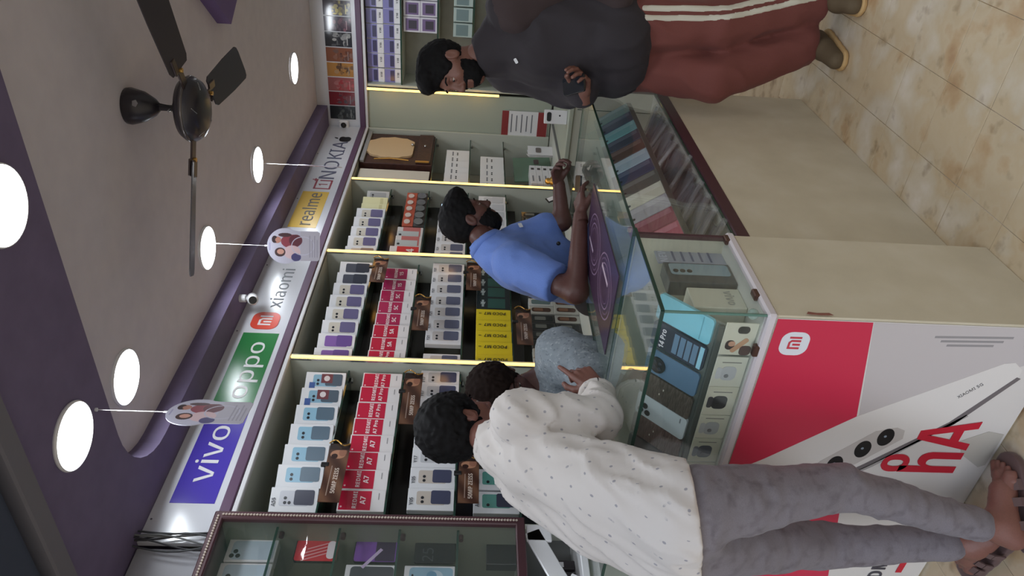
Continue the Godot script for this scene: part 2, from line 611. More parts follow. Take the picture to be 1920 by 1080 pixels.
func build_wall_unit() -> void:
	var names := ["nearest the glass phone cabinet", "with the yellow cartons", "behind the man in blue", "with the dark wooden chest"]
	for i in 4:
		var z0: float = BAY[i]
		var z1: float = BAY[i + 1]
		var w := z0 - z1
		var zc := (z0 + z1) / 2
		var u := thing("shelf_bay", "wall shelf bay of glass shelves %s" % names[i], "shelf", Vector3(-2.3, 0.878, zc), PI2)
		part(u, "back_panel", bx(w, 1.45, 0.02), M.shelf_back, Vector3(0, 0.73, -0.36))
		part(u, "upright", bx(0.024, 1.45, 0.36, 0.002), M.panel_grey, Vector3(-w / 2 + 0.012, 0.73, -0.17))
		if i == 3:
			part(u, "upright", bx(0.02, 1.45, 0.36, 0.002), M.panel_grey, Vector3(w / 2 - 0.01, 0.73, -0.17))
		for k in 4:
			if i == 3 and k == 0:
				continue
			var sy: float = SHELF[k] - 0.878
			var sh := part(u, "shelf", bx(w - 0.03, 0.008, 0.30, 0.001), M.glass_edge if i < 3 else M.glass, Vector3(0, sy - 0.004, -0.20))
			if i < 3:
				part(sh, "gap_strip", bx(w - 0.03, 0.07, 0.006, 0.001), M.black_acrylic, Vector3(0, -0.039, 0.02))  # black strip sized to keep the gap under the shelf dark
			else:
				part(sh, "glass_rim", bx(w - 0.03, 0.008, 0.003), M.glass_edge, Vector3(0, 0, 0.152))
			for sx in [-1, 1]:
				part(sh, "bracket", cyl(0.008, 0.008, 0.03, 10), M.steel, Vector3(sx * (w / 2 - 0.03), -0.012, 0.1), Vector3(0, 0, PI2))
		part(u, "header", bx(w, 0.03, 0.36, 0.002), M.panel_grey, Vector3(0, 1.447, -0.17))
		# cupboard below
		var c := thing("base_cabinet", "pale base cabinet below the shelf bay %s" % names[i], "cabinet", Vector3(-2.24, 0, zc), PI2)
		part(c, "body", bx(w - 0.004, 0.84, 0.40, 0.003), M.panel_grey, Vector3(0, 0.42, -0.20))
		for s in [-1, 1]:
			var d := part(c, "door", bx(w / 2 - 0.02, 0.70, 0.016, 0.003), M.laminate, Vector3(s * w / 4, 0.44, 0.008))
			part(d, "handle", bx(0.012, 0.10, 0.012, 0.003), M.steel, Vector3(-s * (w / 4 - 0.05), 0.18, 0.014))
	var wt := thing("worktop", "long pale worktop running under the wall shelves", "worktop", Vector3(-2.44, 0.845, -3.66), PI2)
	part(wt, "slab", bx(3.78, 0.03, 0.48, 0.003), M.laminate, Vector3(0, 0.016, 0.02))
	part(wt, "edge_strip", bx(3.78, 0.038, 0.01, 0.002), col(rgb(150, 152, 148), 0.4), Vector3(0, 0.01, 0.262))
	# header band under the signs
	var tb := thing("header_band", "dark purple band with white edge under the brand signs", "trim", Vector3(-2.3, 2.31, -3.65), PI2)
	part(tb, "band", bx(3.8, 0.042, 0.03, 0.004), M.trim_purple, Vector3(0, 0.043, 0.006))
	part(tb, "white_edge", bx(3.8, 0.02, 0.024, 0.003), M.trim_white, Vector3(0, 0.01, 0.004))
	# warm light strips on the uprights
	var tops := [2.31, 2.31, 2.31]
	var lab := ["glowing yellow light strip beside the red cartons and white shirt", "glowing yellow light strip ending at the blue shirt collar", "glowing yellow light strip beside the dark wooden chest"]
	for k in 3:
		led_strip(Vector3(-2.292, 0.885, BAY[k + 1]), 1.42, lab[k], PI2)

func led_strip(at: Vector3, h: float, label: String, turn: float) -> void:
	var t := thing("led_strip_light", label, "light strip", at, turn, "yellow light strips")
	part(t, "channel", bx(0.022, h, 0.01, 0.001), M.steel, Vector3(0, h / 2, -0.004))
	part(t, "glowing_tape", bx(0.016, h, 0.008, 0.002), M.led_yellow, Vector3(0, h / 2, 0.005))
	for k in 3:
		var l := OmniLight3D.new()
		l.name = "strip_light"
		l.light_color = Color(1.0, 0.72, 0.30)
		l.light_energy = 0.004
		l.light_size = 0.03
		l.omni_range = 8.0
		l.omni_attenuation = 2.0
		l.shadow_enabled = true
		l.position = Vector3(0, h * (0.17 + 0.33 * k), 0.09)
		t.add_child(l, true)

func build_signs() -> void:
	var s := thing("brand_sign_board", "long white sign board of phone brand names above the shelves", "sign", Vector3(-2.3, 2.355, -3.6), PI2)
	# local x runs away along the wall: x = -3.6 - z
	part(s, "board", bx(3.86, 0.265, 0.02, 0.002), M.sign_white, Vector3(0.01, 0.1325, 0))
	var X := func(z: float) -> float: return -3.6 - z
	var f := 0.0105
	part(s, "blue_field", bx(0.49, 0.165, 0.001), mat("sign_blue", rgb(76, 62, 172), 0.22), Vector3(X.call(-2.10), 0.13, f))
	part(s, "green_field", bx(0.52, 0.172, 0.001), mat("sign_green", rgb(42, 124, 66), 0.22), Vector3(X.call(-2.63), 0.13, f))
	part(s, "yellow_field", bx(0.475, 0.17, 0.001), mat("sign_yellow", rgb(222, 184, 84), 0.25), Vector3(X.call(-4.17), 0.15, f))
	var tw: Material = M.white_card
	part(s, "lettering", words("vivo", 0.088, 400, 0.002, 1.5), tw, Vector3(X.call(-2.11), 0.135, f + 0.001)).scale = Vector3(1.42, 1.0, 1.0)
	part(s, "lettering", words("oppo", 0.082, 400, 0.002, 1.5), tw, Vector3(X.call(-2.62), 0.127, f + 0.001)).scale = Vector3(1.55, 1.0, 1.0)
	part(s, "logo_tile", rr(0.14, 0.135, 0.045, 0.002, 6), mat("sign_orange", rgb(214, 74, 56), 0.25), Vector3(X.call(-2.99), 0.135, f))
	mi_mark(s, Vector3(X.call(-2.99), 0.135, f + 0.002), 0.062, tw)
	var tg := col(rgb(92, 96, 104), 0.4)
	part(s, "lettering", words("xiaomi", 0.062, 400, 0.002, 1.5), tg, Vector3(X.call(-3.29), 0.12, f)).scale = Vector3(1.45, 1.1, 1.0)
	part(s, "lettering", words("realme", 0.084, 400, 0.002, 1.5), col(rgb(96, 92, 84), 0.4), Vector3(X.call(-4.17), 0.145, f + 0.001)).scale = Vector3(1.18, 1.0, 1.0)
	var red := col(rgb(150, 60, 74), 0.4)
	for b in [[0, 0.05, 0.13, 0.012], [0, -0.05, 0.13, 0.012], [-0.06, 0, 0.012, 0.11], [0.06, -0.014, 0.012, 0.085]]:
		part(s, "logo_bar", bx(b[2], b[3], 0.002), red, Vector3(X.call(-4.515) + b[0], 0.125 + b[1], f))
	part(s, "lettering", words("1", 0.06, 400, 0.002, 1.5), red, Vector3(X.call(-4.515), 0.125, f))
	part(s, "lettering", words("+", 0.06, 700, 0.002, 1.5), red, Vector3(X.call(-4.585), 0.185, f))
	part(s, "lettering", words("NOKIA", 0.105, 400, 0.002, 1.5), col(rgb(92, 96, 120), 0.4), Vector3(X.call(-4.91), 0.12, f)).scale = Vector3(1.5, 1.0, 1.0)
	var ap := []
	for k in 28:
		var a := TAU * k / 28
		var r := 0.044 * (1.0 + 0.10 * sin(a) * sin(a) - 0.16 * exp(-pow((a - PI2) * 2.2, 2.0)) - 0.10 * exp(-pow((a - PI * 1.5) * 3.0, 2.0)) - 0.28 * exp(-pow((a if a < PI else a - TAU) * 2.6, 2.0)))
		ap.append([cos(a) * r * 1.15, sin(a) * r])
	part(s, "fruit_emblem", prism(pl(ap), 0.002), M.black_plastic, Vector3(X.call(-5.285), 0.10, f))
	part(s, "fruit_emblem", prism(pl([[0, 0.05], [0.02, 0.056], [0.028, 0.082], [0.008, 0.072]]), 0.002), M.black_plastic, Vector3(X.call(-5.285), 0.10, f))
	for z in [-1.78, -2.4, -2.9, -3.5, -4.3, -5.0]:
		for y in [0.015, 0.25]:
			part(s, "screw", cyl(0.004, 0.004, 0.003, 8), M.steel, Vector3(X.call(z), y, f), Vector3(PI2, 0, 0))
	# the worn board end at the near side with its loose cables
	var e := thing("blank_sign_panel", "plain grey sign panel past the end of the brand signs", "sign", Vector3(-2.31, 2.355, -1.40), PI2)
	part(e, "board", bx(0.53, 0.26, 0.016, 0.003), col(rgb(158, 158, 164), 0.5), Vector3(0, 0.13, 0))
	var cb := thing("loose_cables", "bundle of loose grey cables at the end of sign board", "cable", Vector3(-2.28, 2.36, -1.68))
	for k in 7:
		var pts := []
		for j in 7:
			var t := j / 6.0
			pts.append(Vector3(0.014 + 0.012 * sin(k * 1.7 + t * 3.0), 0.265 - t * 0.26, 0.018 * sin(t * 3.0 + k) + 0.01 * k - 0.03))
		part(cb, "cable", tube(pts, 0.0035, 6), col([rgb(70, 72, 74), rgb(110, 112, 112), rgb(52, 52, 56)][k % 3], 0.6))

func mi_mark(parent: Node3D, at: Vector3, h: float, m: Material) -> void:
	var t := h * 0.17
	part(parent, "logo_bar", prism(pl([[-h * 0.62, -h / 2], [-h * 0.62 + t, -h / 2], [-h * 0.62 + t, h / 2 - t], [h * 0.02, h / 2 - t], [h * 0.12, h / 2 - t * 1.6], [h * 0.12, -h / 2], [h * 0.12 + t, -h / 2], [h * 0.12 + t, h * 0.28], [h * 0.05, h / 2], [-h * 0.62, h / 2]]), 0.0012), m, at)
	part(parent, "logo_bar", bx(t, h * 0.62, 0.0024), m, at + Vector3(-h * 0.17, -h * 0.19, 0))
	part(parent, "logo_bar", bx(t, h, 0.0024), m, at + Vector3(h * 0.54, 0, 0))

func build_right_wall() -> void:
	# front faces +z at z = -5.53
	var s := thing("picture_sign_board", "white sign board with eight picture cards on the far wall", "sign", Vector3(-1.5, 2.37, -5.56))
	part(s, "board", bx(1.66, 0.33, 0.03, 0.003), M.sign_white, Vector3(0.02, 0.165, 0))
	var tones := [[rgb(40, 44, 48), rgb(64, 70, 70)], [rgb(120, 44, 52), rgb(70, 66, 74)], [rgb(150, 92, 92), rgb(168, 54, 60)], [rgb(176, 128, 74), rgb(84, 60, 46)], [rgb(132, 84, 66), rgb(74, 48, 44)], [rgb(52, 54, 60), rgb(160, 160, 160)], [rgb(60, 52, 66), rgb(132, 82, 96)], [rgb(70, 66, 76), rgb(206, 190, 90)]]
	for k in 8:
		var im := Image.create(48, 96, true, Image.FORMAT_RGB8)
		im.fill(tones[k][0])
		var r := RandomNumberGenerator.new()
		r.seed = 70 + k
		for q in 26:
			ell(im, r.randi_range(4, 44), r.randi_range(30, 92), r.randi_range(2, 9), r.randi_range(3, 9), tones[k][0].lerp(tones[k][1], r.randf()).lightened(r.randf() * 0.2))
		im.fill_rect(Rect2i(6, 78, 30, 3), tones[k][1].lightened(0.4))
		im.generate_mipmaps()
		var m := StandardMaterial3D.new()
		m.albedo_texture = ImageTexture.create_from_image(im)
		m.roughness = 0.12
		part(s, "picture_card", picture_box(0.104, 0.195, 0.004), m, Vector3(-0.68 + k * 0.112, 0.135, 0.017))
	var cam := thing("dome_camera", "small white dome security camera in the sign corner", "camera", Vector3(-2.27, 2.50, -5.53))
	part(cam, "housing", bx(0.07, 0.075, 0.03, 0.01), M.white_card, Vector3(0, 0, 0.005))
	part(cam, "lens", ball(0.022), M.black_plastic, Vector3(0, 0, 0.018))
	var tb := thing("header_band", "dark purple band with white edge under the picture cards", "trim", Vector3(-1.45, 2.31, -5.55))
	part(tb, "band", bx(1.76, 0.042, 0.03, 0.004), M.trim_purple, Vector3(0, 0.043, 0.006))
	part(tb, "white_edge", bx(1.76, 0.02, 0.024, 0.003), M.trim_white, Vector3(0, 0.01, 0.004))
	var p := thing("grey_wall_panel", "plain grey-green laminate panel in the far corner", "panel", Vector3(-2.15, 0.88, -5.57))
	part(p, "sheet", bx(0.33, 1.43, 0.02, 0.002), mat("panel_green", rgb(164, 172, 158), 0.45), Vector3(0, 0.715, 0))
	led_strip(Vector3(-1.975, 1.30, -5.54), 1.01, "glowing yellow light strip beside the man in the black jacket", 0.0)
	var u := thing("shelf_bay", "far wall shelf bay holding lilac cartons", "shelf", Vector3(-1.28, 0.88, -5.55))
	part(u, "back_panel", bx(1.36, 1.43, 0.02), M.shelf_back, Vector3(0, 0.715, -0.30))
	for sx in [-1, 1]:
		part(u, "upright", bx(0.02, 1.43, 0.30, 0.002), M.panel_grey, Vector3(sx * 0.67, 0.715, -0.15))
	for y in [2.055, 1.785, 1.525, 1.26]:
		var sh := part(u, "shelf", bx(1.32, 0.012, 0.27, 0.002), M.panel_grey, Vector3(0, y - 0.886, -0.15))
		part(sh, "glass_rim", bx(1.32, 0.012, 0.004), M.glass_edge, Vector3(0, 0, 0.137))
	var b := thing("far_counter", "pale grey-green counter along the far wall", "counter", Vector3(-1.35, 0, -5.05))
	part(b, "body", bx(1.6, 0.84, 0.9, 0.004), M.panel_grey, Vector3(0.05, 0.42, 0))
	part(b, "top", bx(1.64, 0.03, 0.94, 0.004), mat("panel_green", rgb(164, 172, 158), 0.45), Vector3(0.05, 0.857, 0))
	for k in 3:
		part(b, "seam", bx(0.004, 0.8, 0.004), M.glass_edge, Vector3(-0.35 + k * 0.4, 0.42, 0.45))

# ------------------------------------------------------------------ glass cabinet beside the shelves
func build_left_cabinet() -> void:
	var c := thing("glass_cabinet", "maroon framed glass wall cabinet with beaded edge full of phones", "cabinet", Vector3(-2.2, 1.25, -1.33), PI2)
	var w := 0.83
	var h := 1.10
	part(c, "back_panel", bx(w, h, 0.015), mat("cab_back", rgb(66, 74, 68), 0.4), Vector3(0, h / 2, -0.40))
	for s in [-1, 1]:
		part(c, "side_panel", bx(0.015, h, 0.40, 0.002), mat("cab_side", rgb(128, 130, 116), 0.4), Vector3(s * (w / 2 - 0.008), h / 2, -0.20))
		part(c, "frame_stile", bx(0.034, h, 0.024, 0.004), M.maroon, Vector3(s * (w / 2 - 0.017), h / 2, 0.0))
	part(c, "frame_rail", bx(w, 0.034, 0.024, 0.004), M.maroon, Vector3(0, h - 0.017, 0.0))
	part(c, "frame_rail", bx(w, 0.034, 0.024, 0.004), M.maroon, Vector3(0, 0.017, 0.0))
	part(c, "top_panel", bx(w, 0.015, 0.40), M.maroon, Vector3(0, h - 0.01, -0.2))
	part(c, "bottom_panel", bx(w, 0.015, 0.40), M.panel_grey, Vector3(0, 0.008, -0.2))
	# beading: small pale knots along the frame
	var st := SurfaceTool.new()
	st.begin(Mesh.PRIMITIVE_TRIANGLES)
	var bead := chamfer(Vector3(0.0035, 0.0042, 0.003), 0.0015)
	for k in 98:
		st.append_from(bead, 0, Transform3D(Basis(Vector3(0, 0, 1), 0.5), Vector3(w / 2 - 0.017, 0.03 + k * 0.0107, 0.0135)))
	for k in 74:
		st.append_from(bead, 0, Transform3D(Basis(Vector3(0, 0, 1), 2.07), Vector3(-w / 2 + 0.024 + k * 0.0107, h - 0.017, 0.0135)))
	var bd := part(c, "beading", st.commit(), col(rgb(190, 176, 164), 0.5))
	bd.set_meta("kind", "stuff")
	part(c, "glass_door", bx(w - 0.06, h - 0.06, 0.005), M.glass, Vector3(0, h / 2, -0.004))
	for y in [2.14, 1.92, 1.705, 1.495]:
		var sh := part(c, "shelf", bx(w - 0.04, 0.008, 0.30), M.glass, Vector3(0, y - 1.255, -0.2))
		part(sh, "glass_rim", bx(w - 0.04, 0.008, 0.003), M.glass_edge, Vector3(0, 0, 0.151))
		part(sh, "shelf_clip", cyl(0.009, 0.009, 0.02, 10), M.maroon, Vector3(w / 2 - 0.03, -0.012, 0.12), Vector3(0, 0, PI2))
	# what stands in it
	var g := "phones in the glass cabinet"
	var items := [
		["boxed_phone", "white phone carton with pale blue phone picture and three lenses", 2.14, -1.685, 0.092, 0.175, rgb(186, 202, 214), "cams"],
		["boxed_phone", "phone carton showing a copper orange phone in glass cabinet", 2.14, -1.585, 0.095, 0.18, rgb(214, 132, 108), "cams"],
		["phone", "phone with red and white streaked picture on its screen", 1.92, -1.69, 0.095, 0.155, rgb(206, 56, 66), "streaks"],
		["phone", "phone with purple and dark screen in glass cabinet", 1.705, -1.69, 0.092, 0.158, rgb(128, 78, 168), "half"],
		["boxed_phone", "white carton showing a dark grey phone, middle of glass cabinet", 1.705, -1.585, 0.098, 0.178, rgb(74, 76, 82), "dot"],
		["phone", "black phone with faint numerals on its dark screen", 1.495, -1.69, 0.09, 0.15, rgb(34, 36, 40), "25"],
		["boxed_phone", "white carton showing a light blue phone with round swirl", 1.495, -1.585, 0.098, 0.18, rgb(150, 186, 206), "swirl"],
		["phone_carton", "plain dark carton at the bottom of glass cabinet", 1.272, -1.69, 0.09, 0.11, rgb(40, 42, 46), "plain"]]
	for it in items:
		var o := thing(it[0], it[1], "phone" if it[0] == "phone" else "phone box", Vector3(-2.33, it[2], it[3]), PI2, g)
		var bw: float = it[4]
		var bh: float = it[5]
		if it[0] == "phone":
			part(o, "body", rr(bw, bh, 0.012, 0.009), M.black_plastic, Vector3(0, bh / 2, -0.009))
			part(o, "screen", rr(bw - 0.006, bh - 0.006, 0.01, 0.0008), mat("scr_" + it[7], it[6], 0.12), Vector3(0, bh / 2, 0.0))
			part(o, "stand", bx(0.03, bh * 0.6, 0.03, 0.002), M.black_plastic, Vector3(0, bh * 0.3, -0.026))
		elif it[7] == "plain":
			part(o, "carton", bx(bw, bh, 0.04, 0.002), mat("dkcarton", it[6], 0.4), Vector3(0, bh / 2, -0.02))
		else:
			part(o, "carton", bx(bw, bh, 0.045, 0.002), M.white_card, Vector3(0, bh / 2, -0.0225))
			part(o, "printed_phone", rr(bw * 0.84, bh * 0.86, 0.014, 0.0008), mat("pp_" + it[7], it[6], 0.3), Vector3(0, bh * 0.47, 0.0))
		if it[7] == "cams":
			for k in [[-0.024, 0.152], [-0.024, 0.130], [-0.006, 0.141]]:
				part(o, "camera_lens", cyl(0.0085, 0.0085, 0.002, 14), M.black_plastic, Vector3(k[0], k[1], 0.001), Vector3(PI2, 0, 0))
		elif it[7] == "streaks":
			for k in 4:
				part(o, "screen_print", bx(0.004, 0.11 - k * 0.012, 0.0006), col(rgb(232, 170, 176), 0.15), Vector3(-0.025 + k * 0.014, 0.075, 0.001), Vector3(0, 0, 0.35))
			part(o, "screen_print", rr(0.075, 0.03, 0.014, 0.0006), col(rgb(236, 226, 230), 0.15), Vector3(0.002, 0.025, 0.001))
		elif it[7] == "half":
			part(o, "screen_print", bx(0.082, 0.07, 0.0006), col(rgb(62, 46, 74), 0.12), Vector3(0, 0.045, 0.001))
			part(o, "screen_print", bx(0.012, 0.1, 0.0006), col(rgb(206, 186, 220), 0.12), Vector3(-0.03, 0.09, 0.0012), Vector3(0, 0, 0.9))
		elif it[7] == "25":
			part(o, "lettering", words("25", 0.04, 400, 0.0006), col(rgb(70, 72, 78), 0.3), Vector3(-0.01, 0.1, 0.001))
		elif it[7] == "swirl":
			part(o, "printed_swirl", cyl(0.03, 0.03, 0.001, 24), col(rgb(196, 214, 226), 0.3), Vector3(0.0, 0.07, 0.001), Vector3(PI2, 0, 0))
			part(o, "printed_swirl", cyl(0.018, 0.018, 0.001, 24), col(rgb(112, 160, 190), 0.3), Vector3(0.008, 0.082, 0.0015), Vector3(PI2, 0, 0))
			part(o, "printed_island", rr(0.026, 0.007, 0.003, 0.0006), M.black_plastic, Vector3(0, 0.15, 0.001))
		elif it[7] == "dot":
			part(o, "camera_lens", cyl(0.006, 0.006, 0.002, 12), col(rgb(130, 132, 136), 0.3), Vector3(-0.02, 0.14, 0.001), Vector3(PI2, 0, 0))
	# white rack with slanting braces under the cabinet
	var r := thing("white_rack", "white rack with slanting braces under the glass cabinet", "rack", Vector3(-2.21, 1.04, -1.5), PI2)
	part(r, "shelf_board", bx(0.60, 0.026, 0.20, 0.003), M.white_gloss, Vector3(-0.03, 0.013, -0.06))
	part(r, "upper_plate", bx(0.07, 0.09, 0.012, 0.003), M.white_gloss, Vector3(0.19, 0.16, 0.0))
	part(r, "brace", bx(0.30, 0.062, 0.012, 0.003), M.white_gloss, Vector3(0.06, 0.125, 0.0), Vector3(0, 0, 0.42))
	part(r, "brace", bx(0.26, 0.062, 0.012, 0.003), M.white_gloss, Vector3(-0.10, 0.09, 0.0), Vector3(0, 0, -0.5))
	part(r, "back_board", bx(0.60, 0.20, 0.01), col(rgb(110, 112, 112), 0.5), Vector3(-0.03, 0.105, -0.15))
	for k in 3:
		var cb := thing("accessory_pack", "small dark accessory pack on the white rack, %s from the glass cabinet edge" % ["first", "second", "third"][k], "pack", Vector3(-2.30, 1.067, -1.62 + k * 0.05), PI2, "packs on the white rack")
		part(cb, "card", bx(0.036, 0.10, 0.02, 0.002), col(rgb(52, 44, 48), 0.4), Vector3(0, 0.05, 0))
		part(cb, "label_strip", bx(0.02, 0.04, 0.001), M.white_card, Vector3(0, 0.06, 0.0105))
	var d := thing("drawer_unit", "pale drawer unit with a small ring keyhole under the white rack", "cabinet", Vector3(-2.22, 0, -1.395), PI2)
	part(d, "body", bx(0.72, 1.03, 0.42, 0.003), M.laminate, Vector3(0, 0.515, -0.21))
	var df := part(d, "drawer", bx(0.70, 0.15, 0.016, 0.003), M.laminate, Vector3(0, 0.94, 0.008))
	part(df, "keyhole", lathe([[0.007, 0.0], [0.011, 0.0], [0.011, 0.003], [0.007, 0.003]], 16), M.black_plastic, Vector3(0.03, 0.02, 0.009), Vector3(PI2, 0, 0))

# ------------------------------------------------------------------ glass counters
func pane(p: Node3D, called: String, size: Vector3, at: Vector3, key := "glass") -> MeshInstance3D:
	return part(p, called, bx(size.x, size.y, size.z), M[key], at)

func build_counters() -> void:
	# long counter running away from the camera
	var a := thing("long_display_counter", "long glass display counter with grey front and dark maroon band", "counter", Vector3(-1.409, 0, -2.521))
	var W := 0.642
	var L := 1.436
	part(a, "base", bx(W, 0.636, L, 0.003), M.counter_panel, Vector3(0, 0.318, 0))
	part(a, "maroon_band", bx(W + 0.008, 0.046, L, 0.004), M.maroon, Vector3(0, 0.657, 0))
	part(a, "display_floor", bx(W - 0.03, 0.006, L - 0.03), M.laminate, Vector3(0, 0.683, 0))
	pane(a, "glass_front", Vector3(0.006, 0.31, L - 0.01), Vector3(W / 2 - 0.004, 0.836, 0))
	part(a, "back_doors", bx(0.008, 0.31, L - 0.02), mat("door_pale", rgb(182, 188, 176), 0.4), Vector3(-W / 2 + 0.006, 0.836, 0))
	pane(a, "glass_end", Vector3(W - 0.02, 0.31, 0.006), Vector3(0, 0.836, -L / 2 + 0.005))
	pane(a, "glass_top", Vector3(W + 0.012, 0.006, L + 0.006), Vector3(0, 0.995, 0), "glass_top")
	part(a, "glass_edge", bx(0.004, 0.008, L + 0.006), M.glass_edge, Vector3(W / 2 + 0.006, 0.995, 0))
	part(a, "glass_edge", bx(0.004, 0.008, L + 0.006), M.glass_edge, Vector3(-W / 2 - 0.006, 0.995, 0))
	part(a, "glass_edge", bx(W, 0.008, 0.004), M.glass_edge, Vector3(0, 0.995, -L / 2 - 0.003))
	part(a, "glass_edge", bx(0.004, 0.006, L), M.glass_edge, Vector3(W / 2 - 0.002, 0.684, 0))
	part(a, "corner_post", bx(0.016, 0.31, 0.016, 0.003), M.maroon, Vector3(W / 2 - 0.008, 0.836, -L / 2 + 0.008))
	part(a, "corner_post", bx(0.016, 0.31, 0.022, 0.003), M.maroon, Vector3(W / 2 - 0.008, 0.836, L / 2 - 0.011))
	part(a, "end_rail", bx(W, 0.018, 0.018, 0.003), M.maroon, Vector3(0, 0.98, -L / 2 + 0.012))
	# slanting rack for the row of phones
	part(a, "slanting_rack", bx(0.22, 0.008, L - 0.06), mat("rack_pale", rgb(158, 166, 152), 0.4), Vector3(0.165, 0.875, 0), Vector3(0, 0, -0.98))
	part(a, "rack_lip", bx(0.012, 0.022, L - 0.06, 0.002), mat("lip_dark", rgb(70, 76, 70), 0.3), Vector3(0.262, 0.797, 0))
	part(a, "rack_shelf", bx(0.20, 0.006, L - 0.06), M.glass, Vector3(0.16, 0.787, 0))

	# corner counter, nearer and a little taller
	var c := thing("corner_display_counter", "corner glass display counter standing on a pale poster covered base", "counter", Vector3(-1.6, 0, -1.597))
	var CW := 1.194
	var CD := 0.384
	part(c, "base", bx(CW, 0.749, CD, 0.003), M.counter_panel, Vector3(0, 0.3745, 0))
	part(c, "white_ledge", bx(CW + 0.012, 0.024, CD + 0.012, 0.005), mat("ledge_pink", rgb(214, 204, 204), 0.35), Vector3(0, 0.761, 0))
	part(c, "display_floor", bx(CW - 0.02, 0.004, CD - 0.02), M.laminate, Vector3(0, 0.772, 0))
	pane(c, "glass_front", Vector3(CW - 0.01, 0.27, 0.006), Vector3(0, 0.893, CD / 2 - 0.006))
	pane(c, "glass_side", Vector3(0.006, 0.27, CD - 0.012), Vector3(CW / 2 - 0.005, 0.893, 0))
	part(c, "back_doors", bx(CW - 0.02, 0.268, 0.008), mat("door_cream", rgb(206, 206, 182), 0.4), Vector3(0, 0.893, -CD / 2 + 0.008))
	pane(c, "glass_top", Vector3(CW + 0.01, 0.007, CD + 0.008), Vector3(0, 1.0315, 0), "glass_top")
	for s in [-1, 1]:
		part(c, "glass_edge", bx(CW + 0.01, 0.009, 0.004), M.glass_edge, Vector3(0, 1.0315, s * (CD / 2 + 0.005)))
	part(c, "glass_edge", bx(0.004, 0.009, CD + 0.008), M.glass_edge, Vector3(CW / 2 + 0.006, 1.0315, 0))
	part(c, "glass_edge", bx(0.006, 0.27, 0.006, 0.001), mat("edge_light", rgb(98, 132, 118), 0.12), Vector3(CW / 2 - 0.003, 0.893, CD / 2 - 0.004))
	part(c, "corner_post", bx(0.014, 0.27, 0.014, 0.002), M.maroon, Vector3(CW / 2 - 0.008, 0.893, -CD / 2 + 0.008))
	for q in [[CW / 2 - 0.004, 0.10], [CW / 2 - 0.004, -0.17]]:
		part(c, "glass_clip", bx(0.018, 0.024, 0.034, 0.003), mat("clip_brown", rgb(92, 66, 56), 0.35, 0.5), Vector3(q[0], 0.77, q[1]))
	part(c, "glass_clip", bx(0.034, 0.024, 0.018, 0.003), M.clip_brown, Vector3(CW / 2 - 0.11, 0.77, CD / 2 - 0.004))
	part(c, "round_clip", ball(0.014), mat("clear_knob", rgb(150, 170, 158), 0.1), Vector3(CW / 2 - 0.012, 0.80, CD / 2 - 0.02))
	part(c, "slanting_rack", bx(CW - 0.10, 0.008, 0.19), M.rack_pale, Vector3(-0.02, 0.915, 0.075), Vector3(0.80, 0, 0))
	part(c, "rack_lip", bx(CW - 0.08, 0.016, 0.012, 0.002), M.lip_dark, Vector3(-0.02, 0.862, 0.158))

	# poster covering the corner counter's front
	var p := thing("phone_poster", "large red and white phone poster on the corner counter front", "poster", Vector3(0, 0, -1.4035))
	var tp := mat("poster_white", rgb(216, 208, 200), 0.4)
	var t := 0.0005
	part(p, "sheet", prism(pl([[-2.19, 0.004], [-1.008, 0.004], [-1.008, 0.747], [-2.19, 0.747]]), 0.001), tp)
	part(p, "red_field", prism(pl([[-1.010, 0.747], [-1.010, 0.51], [-2.18, 0.268], [-2.18, 0.747]]), t), mat("poster_red", rgb(206, 44, 74), 0.4), Vector3(0, 0, 0.001))
	part(p, "grey_field", prism(pl([[-1.010, 0.508], [-1.010, 0.02], [-1.10, 0.02], [-1.318, 0.44]]), t), mat("poster_grey", rgb(196, 186, 182), 0.4), Vector3(0, 0, 0.001))
	part(p, "printed_phone", prism(pl([[-1.555, 0.747], [-1.49, 0.655], [-1.318, 0.444], [-1.122, 0.126], [-1.118, 0.098], [-1.14, 0.07], [-1.173, 0.066], [-1.33, 0.18], [-1.5, 0.36], [-1.72, 0.62], [-1.80, 0.747]]), t), mat("poster_phone", rgb(224, 216, 208), 0.3), Vector3(0, 0, 0.0016))
	part(p, "printed_phone_edge", prism(pl([[-1.165, 0.072], [-1.33, 0.186], [-1.5, 0.366], [-1.72, 0.626], [-1.73, 0.618], [-1.51, 0.352], [-1.338, 0.170], [-1.17, 0.060]]), t), col(rgb(112, 104, 104), 0.3), Vector3(0, 0, 0.0022))
	part(p, "printed_phone_edge", prism(pl([[-1.30, 0.150], [-1.50, 0.345], [-1.70, 0.585], [-1.708, 0.578], [-1.507, 0.335], [-1.306, 0.142]]), t), col(rgb(164, 156, 152), 0.3), Vector3(0, 0, 0.0022))
	part(p, "printed_camera_island", prism(pl([[-1.492, 0.493], [-1.371, 0.375], [-1.355, 0.32], [-1.365, 0.296], [-1.396, 0.29], [-1.501, 0.39], [-1.56, 0.455], [-1.555, 0.50], [-1.53, 0.515]]), t), col(rgb(196, 186, 178), 0.3), Vector3(0, 0, 0.0022))
	for k in [[-1.392, 0.340], [-1.440, 0.388], [-1.502, 0.448]]:
		var ln := part(p, "printed_lens", cyl(0.026, 0.026, 0.0008, 24), M.black_plastic, Vector3(k[0], k[1], 0.003), Vector3(PI2, 0, 0))
		ln.scale = Vector3(1.25, 1, 0.85)
		part(p, "printed_lens_glint", cyl(0.004, 0.004, 0.0008, 10), col(rgb(150, 160, 170), 0.3), Vector3(k[0] + 0.004, k[1] + 0.003, 0.0038), Vector3(PI2, 0, 0))
	part(p, "logo_tile", rr(0.072, 0.072, 0.026, t, 6), M.white_card, Vector3(-1.083, 0.686, 0.0016))
	mi_mark(p, Vector3(-1.080, 0.687, 0.0023), 0.03, col(rgb(206, 60, 74), 0.4))
